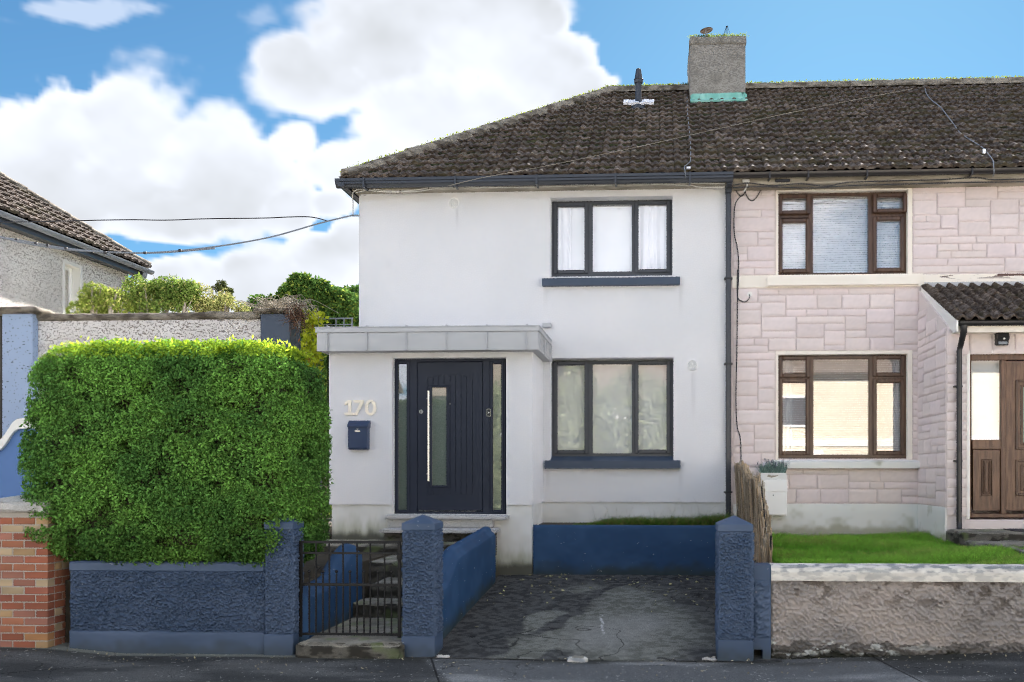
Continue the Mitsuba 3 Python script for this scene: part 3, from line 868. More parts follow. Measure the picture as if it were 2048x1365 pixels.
def course_moss(key, o, ex, ey, en, W, rows, gauge, left, seed, upto=1e9):
    """dark strips of moss and painted lip shade along the lower edge of each course"""
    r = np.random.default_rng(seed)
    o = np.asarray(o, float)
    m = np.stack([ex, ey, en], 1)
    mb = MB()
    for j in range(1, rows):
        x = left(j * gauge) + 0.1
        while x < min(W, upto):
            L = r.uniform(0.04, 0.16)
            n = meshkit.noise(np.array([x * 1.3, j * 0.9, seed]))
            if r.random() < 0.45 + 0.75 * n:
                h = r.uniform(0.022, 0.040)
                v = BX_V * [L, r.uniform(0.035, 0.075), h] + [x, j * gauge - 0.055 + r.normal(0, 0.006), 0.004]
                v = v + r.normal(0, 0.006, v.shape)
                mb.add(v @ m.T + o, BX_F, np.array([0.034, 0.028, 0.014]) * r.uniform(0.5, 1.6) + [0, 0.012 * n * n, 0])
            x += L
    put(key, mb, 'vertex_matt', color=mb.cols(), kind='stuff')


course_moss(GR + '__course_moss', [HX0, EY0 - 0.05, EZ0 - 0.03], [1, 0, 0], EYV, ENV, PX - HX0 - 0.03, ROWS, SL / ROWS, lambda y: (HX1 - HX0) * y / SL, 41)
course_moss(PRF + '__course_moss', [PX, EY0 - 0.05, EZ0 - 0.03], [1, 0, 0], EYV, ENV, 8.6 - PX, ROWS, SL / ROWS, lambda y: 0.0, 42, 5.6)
# hip end, seen only from the side
HD = np.array([HX0, EY0, EZ0]); HE = np.array([HX1, RY0, RZ0]); HB = np.array([HX0, 21.3, EZ0])
hx = np.array([0, -1.0, 0]); hy = np.array([HX1 - HX0, 0, RZ0 - EZ0]); HL = np.linalg.norm(hy); hy = hy / HL
lay(GR, HB + [-0.05, 0, -0.03], hx, hy, 8.0, ROWS, HL / ROWS, TW, left=lambda y: 4.0 * y / HL, right=lambda y: 8.0 - 4.0 * y / HL, limit=0, seed=7)
cap_tiles(GR, 'hip_tile', HD + [0.02, 0, 0.02], HE + [0, 0, 0.02], 0.42, 0.115, up=(-0.3, -0.3, 1), seed=3)
cap_tiles(GR, 'ridge_tile', HE + [0, 0, 0.015], [PX, RY0, RZ0 + 0.015], 0.42, 0.125, seed=4)
cap_tiles(PRF, 'ridge_tile', [PX, RY0, RZ0 + 0.015], [8.6, RY0, RZ0 + 0.015], 0.42, 0.125, seed=5)
tt = np.linspace(0, 1, 200)[:, None]
moss(GR + '__moss', np.vstack([HD + (HE - HD) * tt + [0, 0, 0.13], HE + [0, 0, 0.14] + ([PX, RY0, RZ0] - HE) * tt]), 3600, 8)
moss(PRF + '__moss', np.array([PX, RY0, RZ0 + 0.14]) + np.array([6.0, 0, 0]) * tt, 2200, 9)

# ------------------------------------------------------------------ the grey house
OW = [rect(1100, 394, 1345, 553, YH), rect(1100, 716, 1347, 922, YH)]
XL, XR = -4.62, PX - 0.02
wall = solid(XL, XR, YH, YH + 0.32, 1.295, 6.02) + solid(XL, XL + 0.3, YH + 0.31, 21.0, 1.295, 6.02) + solid(XL, XR, 20.7, 21.0, 0.2, 6.02) + solid(XL + 0.03, XL + 0.3, YH + 0.3, 21.0, 0.2, 1.30)
for a, b, c, d in OW:
    wall -= solid(a, b, YH - 1, YH + 1, c, d)
put(gh + '__wall', wall, 'render_grey')
put(gh + '__plinth', MB().box(XL + 0.03, XR - 0.002, YH + 0.03, YH + 0.33, 0.2, 1.293), 'render_plinth')
fa = MB().box(HX0 + 0.10, XR + 0.02, 13.36, 13.40, 6.0, 6.13).box(HX0 + 0.10, HX0 + 0.14, 13.401, 21.2, 6.0, 6.13)
fa.box(HX0 + 0.12, XR + 0.02, 13.39, YH + 0.05, 6.022, 6.045).box(HX0 + 0.12, XL + 0.1, YH + 0.05, 21.2, 6.022, 6.045)
put(gh + '__fascia', fa, 'fascia')
prof = [(13.30, 6.11), (13.31, 6.02), (13.26, 6.0), (13.215, 6.012), (13.205, 6.035), (13.18, 6.048), (13.18, 6.075), (13.165, 6.085), (13.165, 6.125), (13.175, 6.125), (13.178, 6.092), (13.29, 6.06)]
gt = MB().prism(prof, 'x', HX0 - 0.10, PX - 0.01)
pr2 = [(HX0 - 0.10 + (y - 13.165), z) for y, z in prof]
gt.prism(pr2, 'y', 13.17, 21.3)
put(gh + '__gutter', gt, 'gutter_grey', 30)
for u in (727, 910, 1073, 1231, 1380):
    x = X_of(u, 13.16)
    put(gh + '__gutter__bracket', MB().box(x - 0.014, x + 0.014, 13.15, 13.36, 5.985, 6.0, 0.002).box(x - 0.014, x + 0.014, 13.148, 13.164, 5.985, 6.128, 0.002), 'gutter_grey')
# downpipe
dx = X_of(1457, 13.5)
dp = put(gh + '__downpipe', MB().box(dx - 0.037, dx + 0.037, 13.50, 13.575, Z_of(1036, 1457, 13.5), Z_of(384, 1457, 13.5), 0.008), 'gutter_grey')
put(dp + '__hopper', MB().box(dx - 0.045, dx + 0.045, 13.46, 13.58, Z_of(387, 1457, 13.5), Z_of(372, 1457, 13.5), 0.006).box(dx - 0.04, dx + 0.04, 13.28, 13.56, Z_of(374, 1457, 13.4), Z_of(358, 1457, 13.4), 0.006), 'gutter_grey')
for v in (557, 728, 985):
    put(dp + '__bracket', MB().box(dx - 0.062, dx + 0.062, 13.49, 13.6, Z_of(v, 1457, 13.5) - 0.012, Z_of(v, 1457, 13.5) + 0.012, 0.003), 'black_plastic')


def ringbox(x0, x1, z0, z1, w, ya, yb, c=0.006):
    return MB().box(x0, x0 + w, ya, yb, z0, z1, c).box(x1 - w, x1, ya, yb, z0, z1, c).box(x0 + w - 0.001, x1 - w + 0.001, ya + 0.001, yb - 0.001, z0, z0 + w, c).box(x0 + w - 0.001, x1 - w + 0.001, ya + 0.001, yb - 0.001, z1 - w, z1, c)


def window(house, Y, frame, mull, trans, panes, sashes, bsdf, inset=0.05, label=None, bottom=0.0):
    """frame/panes/sashes: pixel boxes on plane Y; each pane glazed, each sash a raised casement ring around its pane"""
    w = key_of(house + '__window')
    x0, x1, z0, z1 = rect(*frame, Y)
    mb = ringbox(x0, x1, z0, z1, inset, Y, Y + 0.09)
    if bottom:
        mb.box(x0 + 0.002, x1 - 0.002, Y - 0.004, Y + 0.09, z0 + 0.002, z0 + bottom, 0.004)
    for u0, u1, v0, v1 in mull:
        a, b, c, d = rect(u0, v0, u1, v1, Y)
        mb.box(a, b, Y + 0.002, Y + 0.088, c, d, 0.004)
    for u0, u1, v0, v1 in trans:
        a, b, c, d = rect(u0, v0, u1, v1, Y)
        mb.box(a, b, Y + 0.003, Y + 0.086, c, d, 0.004)
    tag(w, label) if label else None
    put(w + '__frame', mb, bsdf)
    for (u0, v0, u1, v1), dy in sashes:
        a, b, c, d = rect(u0, v0, u1, v1, Y)
        put(w + '__sash', ringbox(a, b, c, d, 0.062, Y - 0.022 + dy, Y + 0.04 + dy, 0.012), bsdf)
    for u0, v0, u1, v1 in panes:
        a, b, c, d = rect(u0, v0, u1, v1, Y)
        e = 0.012
        t = math.radians(rng.normal(0, 0.10))
        put(w + '__pane', ([[a - e, Y + 0.03 - t * 0.3, c - e], [b + e, Y + 0.03 + t * 0.3, c - e], [b + e, Y + 0.03 + t * 0.2, d + e], [a - e, Y + 0.03 - t * 0.4, d + e]], [[0, 1, 2, 3]]), 'pane_glass')
    return w


YWIN = YH + 0.20
window(gh, YWIN, (1103, 402, 1345, 553), [(1175, 1185, 404, 551), (1264, 1273, 404, 551)], [], [(1115, 415, 1170, 540), (1187, 407, 1261, 546), (1277, 410, 1333, 538)],
       [((1107, 406, 1177, 549), 0), ((1269, 402, 1341, 547), 0)], 'anthracite', label='upstairs window with white curtains drawn back', bottom=0.07)
window(gh, YWIN, (1103, 722, 1347, 915), [(1175, 1185, 724, 914), (1264, 1273, 724, 914)], [], [(1115, 731, 1170, 901), (1187, 725, 1261, 907), (1277, 730, 1333, 900)],
       [((1107, 723, 1177, 909), 0), ((1269, 722, 1341, 908), 0)], 'anthracite', label='ground floor window mirroring greenery', bottom=0.06)
for (u0, v0, u1, v1), (vi) in (((1084, 555.5, 1360, 570.5), 549), ((1089, 922.5, 1361, 938), 911)):
    a, b, c, d = rect(u0, v0, u1, v1, YH - 0.10)
    zi = Z_of(vi, 1225, YWIN)
    s = MB().prism([(YH - 0.10, c), (YH - 0.10, d), (YH - 0.002, d + 0.012), (YH - 0.002, c)], 'x', a, b)
    q = OW[0] if v0 < 700 else OW[1]
    s.prism([(YH - 0.003, d - 0.05), (YH - 0.003, d + 0.012), (YWIN + 0.05, max(zi, d + 0.02)), (YWIN + 0.05, d - 0.05)], 'x', q[0] + 0.002, q[1] - 0.002)
    put(gh + '__window_sill', s, 'sill_blue')
for u, v in ((908, 407), (1384.5, 731)):
    c = P(u, v, YH)
    vt = MB()
    pf = [(0.072, 0.0), (0.084, 0.0), (0.084, 0.018), (0.074, 0.024), (0.070, 0.018), (0.070, 0.004), (0.001, 0.004)]
    an = np.arange(28) * 2 * np.pi / 28
    vv = np.array([[c[0] + r * math.cos(t), YH - h, c[2] + r * math.sin(t)] for r, h in pf for t in an])
    vt.add(vv, [[i * 28 + j, i * 28 + (j + 1) % 28, (i + 1) * 28 + (j + 1) % 28, (i + 1) * 28 + j] for i in range(len(pf) - 1) for j in range(28)])
    k = put(gh + '__vent', vt, 'white_plastic', 30)
    put(k + '__backing', MB().tube([[c[0], YH - 0.0045, c[2]], [c[0], YH - 0.006, c[2]]], 0.069, 24), 'cable_grey')
    for q in range(-4, 5):
        z = q * 0.0145
        hw = math.sqrt(0.070 ** 2 - z ** 2)
        put(k + '__louvre', MB().box(c[0] - hw, c[0] + hw, YH - 0.017, YH - 0.006, c[2] + z - 0.004, c[2] + z + 0.004, 0.001), 'white_plastic')

# porch
PXL, PXR = X_of(658, YPORCH), X_of(1065, YPORCH)
dr_ = rect(784, 716, 1012, 1032, YPORCH)
zc0, zc1 = 3.42, 3.75
pw = solid(PXL, PXR, YPORCH, YPORCH + 0.30, 1.295, zc0 + 0.03) + solid(PXL, PXL + 0.3, YPORCH + 0.29, YH - 0.002, 1.295, zc0 + 0.03) + solid(PXR - 0.3, PXR, YPORCH + 0.29, YH - 0.002, 1.295, zc0 + 0.03)
pw -= solid(dr_[0], dr_[1], YPORCH - 1, YPORCH + 1, 1.0, dr_[3])
put(gh + '__porch_wall', pw, 'render_grey')
pp = solid(PXL + 0.03, PXR - 0.012, YPORCH + 0.03, YH + 0.02, 0.2, 1.293) - solid(dr_[0], dr_[1], YPORCH - 1, YPORCH + 0.28, 1.16, 2)
put(gh + '__porch_plinth', pp, 'render_plinth')
# canopy
yc = YPORCH - 0.25
cx0, cx1 = X_of(633, yc), X_of(1077, yc)
cn = put(gh + '__canopy', MB().box(cx0 + 0.012, cx1 - 0.012, yc + 0.014, YH - 0.003, zc0 + 0.005, zc1 - 0.01), 'zinc')
put(cn + '__trim', MB().box(cx0 - 0.02, cx1 + 0.02, yc - 0.02, YH - 0.004, zc1 - 0.012, zc1 + 0.004, 0.003)
    .box(cx0 - 0.014, cx1 + 0.014, yc - 0.014, yc + 0.006, zc1 - 0.075, zc1 - 0.012, 0.003).box(cx1 - 0.006, cx1 + 0.014, yc + 0.006, YH - 0.004, zc1 - 0.075, zc1 - 0.012, 0.003), 'zinc')
us = [633, 655, 734, 813, 893, 974, 1054, 1077]
for a, b in zip(us[:-1], us[1:]):
    xa, xb = X_of(a, yc), X_of(b, yc)
    t = rng.normal(0, 0.0012)
    mb = MB().box(xa + 0.004, xb - 0.004, yc + 0.001 + t, yc + 0.013, zc0, zc1 - 0.078, 0.002)
    put(cn + '__panel', mb, 'zinc')
for u in us[1:-1]:
    x = X_of(u, yc)
    put(cn + '__seam', MB().box(x - 0.007, x + 0.007, yc - 0.030, yc + 0.010, zc0 + 0.003, zc1 - 0.079, 0.002).box(x - 0.010, x + 0.010, yc - 0.02, YH - 0.2, zc1 + 0.0045, zc1 + 0.022, 0.003), 'zinc')
ys = np.linspace(yc + 0.01, YH - 0.01, 6)
for a, b in zip(ys[:-1], ys[1:]):
    put(cn + '__panel', MB().box(cx1 - 0.011, cx1 - 0.001, a + 0.004, b - 0.004, zc0, zc1 - 0.078, 0.002), 'zinc')
    put(cn + '__seam', MB().box(cx1 - 0.008, cx1 + 0.020, b - 0.006, b + 0.006, zc0 + 0.003, zc1 - 0.079, 0.002), 'zinc')
put(cn + '__outlet', MB().box(X_of(1086, YH), X_of(1103, YH), YH - 0.09, YH, Z_of(657, 1095, YH), Z_of(648, 1095, YH), 0.006), 'zinc')

# front door
YD = YPORCH + 0.13
k = key_of(gh + '__door')
x0, x1, z0, z1 = rect(787, 717, 1011, 1031, YD)
fr = ringbox(x0, x1, z0, z1, 0.05, YD, YD + 0.08)
for u0, u1 in ((819, 834), (965, 980)):
    a, b, c, d = rect(u0, 719, u1, 1029, YD)
    fr.box(a, b, YD + 0.002, YD + 0.078, c, d, 0.008)
put(k + '__frame', fr, 'door_navy')
for u0, u1 in ((789, 821), (978, 1010)):
    a, b, c, d = rect(u0, 721, u1, 1028, YD)
    put(k + '__sidelight_frame', ringbox(a + 0.012, b - 0.012, c + 0.01, d - 0.01, 0.042, YD - 0.012, YD + 0.03, 0.012), 'door_navy')
    a, b, c, d = a + 0.045, b - 0.045, c + 0.045, d - 0.045
    put(k + '__sidelight', ([[a, YD + 0.02, c], [b, YD + 0.02, c], [b, YD + 0.02, d], [a, YD + 0.02, d]], [[0, 1, 2, 3]]), 'pane_glass')
    put(k + '__frosted_film', MB().box(a, b, YD + 0.035, YD + 0.04, c, d), 'frost')
# leaf with real grooves
a, b, c, d = rect(835, 725, 964, 1022, YD)
leaf = solid(a, b, YD + 0.012, YD + 0.06, c, d)
gl = rect(863, 775, 893, 972, YD)
leaf -= solid(gl[0] - 0.004, gl[1] + 0.004, YD, YD + 0.1, gl[2] - 0.004, gl[3] + 0.004)
ga, gb, gc, gd = rect(855, 757, 945, 990, YD)
ztop = lambda x: gd + 0.048 * (1 - ((x - (ga + gb) / 2) / ((gb - ga) / 2)) ** 2)
for u in (855.6, 866, 877, 888, 900, 911, 922, 933, 944.4):
    xg = X_of(u, YD)
    leaf -= solid(xg - 0.005, xg + 0.005, YD, YD + 0.024, gc, ztop(xg))
leaf -= solid(ga, gb, YD, YD + 0.022, gc - 0.006, gc + 0.006)
n = 24
for i in range(n):
    xa_, xb_ = ga + (gb - ga) * i / n, ga + (gb - ga) * (i + 1) / n
    zm = ztop((xa_ + xb_) / 2)
    leaf -= solid(xa_, xb_ + 0.0005, YD, YD + 0.020, zm - 0.006, zm + 0.006)
put(k + '__leaf', leaf, 'door_navy')
put(k + '__glazing_bead', ringbox(gl[0] - 0.03, gl[1] + 0.03, gl[2] - 0.03, gl[3] + 0.03, 0.034, YD - 0.004, YD + 0.03, 0.01), 'door_navy')
put(k + '__glass', ([[gl[0], YD + 0.022, gl[2]], [gl[1], YD + 0.022, gl[2]], [gl[1], YD + 0.022, gl[3]], [gl[0], YD + 0.022, gl[3]]], [[0, 1, 2, 3]]), 'pane_glass')
put(k + '__frosted_film', MB().box(gl[0], gl[1], YD + 0.034, YD + 0.038, gl[2], gl[3]), 'frost')
hx_ = X_of(857, YD - 0.06)
hz0, hz1 = Z_of(963, 857, YD - 0.06), Z_of(782, 857, YD - 0.06)
hd = MB().tube([[hx_, YD - 0.06, hz0], [hx_, YD - 0.06, hz1]], 0.015, 14)
for v in (797, 948):
    z = Z_of(v, 857, YD - 0.06)
    hd.tube([[hx_, YD - 0.06, z], [hx_ - 0.03, YD - 0.03, z], [hx_ - 0.045, YD + 0.014, z]], 0.009, 8)
put(k + '__handle', hd, 'steel', 40)
lp = P(842, 824, YD)
put(k + '__lock', MB().tube([[lp[0], YD + 0.013, lp[2]], [lp[0], YD - 0.004, lp[2]]], 0.028, 18), 'steel', 30)
put(k + '__lock__keyhole', MB().box(lp[0] - 0.005, lp[0] + 0.005, YD - 0.006, YD - 0.003, lp[2] - 0.012, lp[2] + 0.012), 'black_plastic')
lp = P(900, 808, YD)
put(k + '__spyhole', MB().tube([[lp[0], YD + 0.013, lp[2]], [lp[0], YD + 0.006, lp[2]]], 0.007, 10), 'steel', 30)
a, b, c, d = rect(974.5, 819, 981.5, 833, YD)
db = put(k + '__doorbell', MB().box(a, b, YD - 0.022, YD + 0.004, c, d, 0.006), 'black_plastic')
put(db + '__bezel', ringbox(a - 0.003, b + 0.003, c - 0.003, d + 0.003, 0.006, YD - 0.024, YD - 0.012, 0.002), 'steel')
put(db + '__button', MB().tube([[(a + b) / 2, YD - 0.022, (c + d) / 2], [(a + b) / 2, YD - 0.027, (c + d) / 2]], 0.010, 14), 'white_plastic', 30)
# granite steps under the door
sx0, sx1 = X_of(770, 12.28), X_of(1014, 12.28)
put(gh + '__doorstep', worn(sx0, sx1, 12.27, YD + 0.1, 1.095, 1.157, 0.003, 0.05), 'granite', 30)
put(gh + '__doorstep', MB().box(X_of(775, 12.36), X_of(986, 12.36), 12.36, YD, 0.985, 1.093, 0.006), 'granite')
put(gh + '__doorstep', worn(X_of(757, 11.98), X_of(990, 11.98), 11.98, 12.44, 0.925, 0.980, 0.004, 0.05), 'granite', 30)
put(gh + '__doorstep_base', MB().box(X_of(768, 12.1), X_of(984, 12.1), 12.12, 12.46, 0.6, 0.923), 'concrete')

# chimney and flue
CY = 16.6
cx0_, cx1_ = X_of(1380, CY), X_of(1491, CY)
czt = Z_of(73, 1435, CY)
zr = lambda y: EZ0 + (y - EY0) * (RZ0 - EZ0) / (RY0 - EY0)
czb = zr(CY)
ck = put(gh + '__chimney', MB().box(cx0_, cx1_, CY, CY + 1.4, czb - 0.6, czt - 0.02, 0.01), 'chimney_render')
put(ck + '__capping', worn(cx0_ - 0.012, cx1_ + 0.014, CY - 0.03, CY + 1.43, czt - 0.16, czt, 0.014, 0.06, seed=50), 'chimney_render', 30)
moss(ck + '__moss', np.array([cx0_, CY, czt + 0.008]) + np.stack([np.linspace(0, cx1_ - cx0_, 60), np.zeros(60), np.zeros(60)], 1), 900, 51, 0.02)
put(ck + '__flashing', worn(cx0_ + 0.005, cx1_ + 0.03, CY - 0.045, CY + 0.004, czb - 0.05, czb + 0.17, 0.012, 0.04, 5, 52), 'copper_green', 30)
ap = MB()
for i in range(16):
    xa_ = cx0_ + (cx1_ - cx0_ + 0.02) * i / 16
    o_ = np.array([xa_, CY - 0.035, czb + 0.005]) - EYV * 0.10 + ENV * 0.055
    ap.add([o_, o_ + [0.066, 0, 0], o_ + [0.066, 0, 0] + EYV * 0.13, o_ + EYV * 0.13, o_ - ENV * 0.03, o_ + [0.066, 0, 0] - ENV * 0.03], [[0, 1, 2, 3], [4, 5, 1, 0]])
put(ck + '__apron', ap, 'copper_green')
for u, rr_ in ((1414, 0.125), (1454, 0.13)):
    c = P(u, 73, CY + 0.5)
    put(ck + '__chimney_pot', MB().lathe([c[0], CY + 0.5, czt - 0.02], [(rr_ + 0.02, 0), (rr_ + 0.015, 0.05), (rr_ - 0.01, 0.10), (rr_ - 0.04, 0.135), (rr_ - 0.05, 0.13), (0.01, 0.06)], 18), 'chimney_render', 35)
c = P(1414, 73, CY + 0.5)
z0 = czt + 0.1
cw = MB()
for q in range(7):
    t = q * 2 * math.pi / 7
    cw.tube([[c[0] + 0.075 * math.cos(t), c[1] + 0.075 * math.sin(t), z0], [c[0] + 0.012 + 0.025 * math.cos(t), c[1] + 0.025 * math.sin(t), z0 + 0.14]], 0.004, 5)
cw.lathe([c[0] + 0.012, c[1], z0 + 0.13], [(0.001, 0), (0.032, 0), (0.032, 0.035), (0.001, 0.04)], 12)
cw.box(c[0] - 0.035, c[0] - 0.015, c[1] - 0.04, c[1] - 0.03, z0, z0 + 0.26)
cw.box(c[0] + 0.01, c[0] + 0.016, c[1], c[1] + 0.01, z0 + 0.1, z0 + 0.25)
put(ck + '__cowl', cw, 'cable_grey', 35)
tm = np.eye(4); an_ = -0.16
tm[:3, :3] = [[math.cos(an_), 0, math.sin(an_)], [0, 1, 0], [-math.sin(an_), 0, math.cos(an_)]]
tm[:3, 3] = [c[0] - 0.01, c[1], z0 + 0.25]
disc = MB().lathe([0, 0, 0], [(0.001, 0.0), (0.12, 0.0), (0.122, 0.006), (0.10, 0.014), (0.001, 0.02)], 22)
dv, df = disc.arr()
put(ck + '__cowl__disc', (dv @ tm[:3, :3].T + tm[:3, 3], df), 'tile_2', 30)
c = P(1454, 73, CY + 0.5)
cg = MB()
for q in range(6):
    t = q * 2 * math.pi / 6 + 0.3
    cg.tube([[c[0] + 0.115 * math.cos(t), c[1] + 0.115 * math.sin(t), z0 - 0.02], [c[0] + 0.105 * math.cos(t), c[1] + 0.105 * math.sin(t), z0 + 0.06], [c[0] + 0.012 * math.cos(t), c[1] + 0.012 * math.sin(t), z0 + 0.32]], 0.0035, 5)
cg.tube([[c[0] - 0.02, c[1], z0 + 0.32], [c[0] + 0.02, c[1], z0 + 0.325]], 0.008, 6)
rg = np.random.default_rng(77)
for q in range(26):
    p0 = np.array([c[0], c[1], z0 + 0.0]) + rg.normal(0, 0.035, 3) * [1, 1, 0.3]
    cg.tube([p0, p0 + [rg.normal(0, 0.04), rg.normal(0, 0.03), rg.uniform(0.05, 0.18)]], 0.0035, 4)
put(ck + '__bird_guard', cg, 'black_iron', 35)
fc = hit(1277, 212, ROOF_P + ENV * 0.05, ENV)
fk = put(gh + '__flue', MB().lathe(fc, [(0.15, -0.10), (0.14, -0.02), (0.085, 0.06), (0.058, 0.11), (0.056, 0.40), (0.075, 0.405), (0.082, 0.43), (0.078, 0.455), (0.086, 0.47), (0.072, 0.49), (0.062, 0.56), (0.044, 0.66), (0.03, 0.67), (0.001, 0.66)], 20), 'gutter_grey', 35)
fb = MB()
for i in range(12):
    o_ = fc + np.array([-0.27 + i * 0.046, 0, 0]) + ENV * (0.085 + 0.008 * math.sin(i * 1.7)) - EYV * 0.12
    fb.add([o_, o_ + [0.047, 0, 0], o_ + [0.047, 0, 0] + EYV * 0.22, o_ + EYV * 0.22, o_ - ENV * 0.04, o_ + [0.047, 0, 0] - ENV * 0.04], [[0, 1, 2, 3], [4, 5, 1, 0]])
put(fk + '__slate', fb, 'lead_white')


# ------------------------------------------------------------------ things on the grey house
def digit(ch, u, v, key):
    m = meshkit.text_mesh(ch, 0.2, 0.02, bold=True)
    x, z = XZ(u, v, YPORCH - 0.03)
    vv = np.array(m.vertices)
    vv = vv - [vv[:, 0].min(), 0, 0]
    put(key, (np.stack([x + vv[:, 0], YPORCH - 0.008 - vv[:, 2], z + vv[:, 1]], 1), np.array(m.faces)), 'digit_paint')


hn = thing('house_number', 'pale gold raised house number 170 on the porch wall', 'house number')
for ch, u in (('1', 688.5), ('7', 706.5), ('0', 730)):
    digit(ch, u, 830, hn + '__digit')
a, b, c, d = rect(696, 841.5, 735, 898, YPORCH - 0.1)
lb = thing('letterbox', 'navy blue metal letterbox under the house number', 'letterbox')
put(lb + '__body', MB().box(a, b, YPORCH - 0.105, YPORCH - 0.001, c + 0.008, d - 0.09, 0.006).prism([(YPORCH - 0.10, c + 0.009), (YPORCH - 0.09, c - 0.01), (YPORCH - 0.002, c - 0.012), (YPORCH - 0.002, c + 0.009)], 'x', a + 0.004, b - 0.004), 'letterbox_blue')
put(lb + '__flap', MB().prism([(YPORCH - 0.122, d - 0.093), (YPORCH - 0.122, d - 0.075), (YPORCH - 0.05, d), (YPORCH, d), (YPORCH, d - 0.093)], 'x', a - 0.006, b + 0.014), 'letterbox_blue')
cx_ = (a + b) / 2
put(lb + '__lock', MB().tube([[cx_ + 0.0, YPORCH - 0.104, d - 0.118], [cx_, YPORCH - 0.110, d - 0.118]], 0.013, 14), 'steel', 30)
put(lb + '__name_plate', MB().box(cx_ - 0.038, cx_ + 0.034, YPORCH - 0.109, YPORCH - 0.104, d - 0.160, d - 0.138, 0.001), 'digit_paint')


def drape(key, u0, u1, v0, v1, Y, amp, waves, bsdf, phase=0.0):
    a, b, c, d = rect(u0, v0, u1, v1, Y)
    s = np.linspace(0, 1, 8 * waves)
    x = a + (b - a) * s
    y = Y + amp * np.sin(s * waves * 2 * np.pi + phase) + 0.3 * amp * np.sin(s * waves * 3.7 + 1)
    n = len(s)
    v = np.vstack([np.stack([x, y, x * 0 + c], 1), np.stack([x + 0.02 * np.sin(s * 9), y * 1.0, x * 0 + d], 1)])
    return put(key, (v, [[i, i + 1, n + i + 1, n + i] for i in range(n - 1)]), bsdf, True)


k = drape('curtain', 1108, 1142, 396, 556, YWIN + 0.092, 0.012, 3, 'curtain_white')
tag(k, 'white curtain gathered at the left of the upstairs grey window', 'curtain')
k = drape('curtain', 1276, 1345, 396, 556, YWIN + 0.092, 0.012, 5, 'curtain_white')
tag(k, 'white curtain gathered at the right of the upstairs grey window', 'curtain')
a, b, c, d = rect(1101, 396, 1346, 553, YWIN + 0.115)
k = put('roller_blind', MB().box(a, b, YWIN + 0.115, YWIN + 0.118, c, d), 'blind_white')
tag(k, 'plain white blind behind the upstairs window of the grey house', 'blind')
a, b, c, d = rect(1101, 718, 1347, 920, YWIN + 0.095)
k = put('roller_blind', MB().box(a, b, YWIN + 0.095, YWIN + 0.098, c, d), 'net_pale')
tag(k, 'plain pale blind behind the ground floor window of the grey house', 'blind')

# ------------------------------------------------------------------ the pink house
PW = [rect(1556, 383, 1815, 553, YP), rect(1556, 709, 1815, 918, YP)]
ZPL = Z_of(1008, 1690, YP)
PPX0 = X_of(1838, YP)
w = solid(PX + 0.002, 8.6, YP, YP + 0.28, 0.5, 6.02) + solid(8.3, 8.6, YP + 0.27, 21, 0.5, 6.02) + solid(PX + 0.002, 8.6, 20.7, 21, 0.5, 6.02)
for a, b, c, d in PW:
    w -= solid(a, b, YP - 1, YP + 1, c, d)
put(ph + '__wall', w, 'stone_joint')
ZS0, ZS1 = Z_of(577, 1500, YP), Z_of(552, 1500, YP)
put(ph + '__string_course', MB().box(PX + 0.01, X_of(1846, YP), YP - 0.024, YP + 0.01, ZS0, ZS1, 0.004).box(X_of(1846, YP) - 0.001, 8.5, YP - 0.03, YP + 0.01, Z_of(569, 1950, YP), Z_of(549.5, 1950, YP), 0.004), 'cream_paint')
put(ph + '__plinth', worn(PX + 0.02, PPX0 + 0.01, YP - 0.035, YP + 0.01, 0.5, ZPL, 0.006, 0.09, seed=61), 'white_plinth', 30)
pfa = MB().box(PX - 0.02, 8.6, 13.37, 13.41, 6.0, 6.10).box(PX + 0.002, 8.6, 13.39, YP + 0.05, 5.995, 6.02)
put(ph + '__fascia', pfa, 'fascia')
an = np.linspace(math.pi, 2 * math.pi, 9)
prof = [(13.27 + 0.062 * math.cos(t), 6.125 + 0.065 * math.sin(t)) for t in an] + [(13.27 + 0.056 * math.cos(t), 6.125 + 0.058 * math.sin(t)) for t in an[::-1]]
put(ph + '__gutter', MB().prism(prof, 'x', PX - 0.005, 8.6), 'gutter_brown', 30)
for u in (1540, 1617, 1735, 1945):
    x = X_of(u, 13.2)
    put(ph + '__gutter__bracket', MB().box(x - 0.014, x + 0.014, 13.20, 13.38, 6.03, 6.055, 0.002).box(x - 0.012, x + 0.012, 13.196, 13.206, 6.03, 6.13, 0.002), 'gutter_brown')


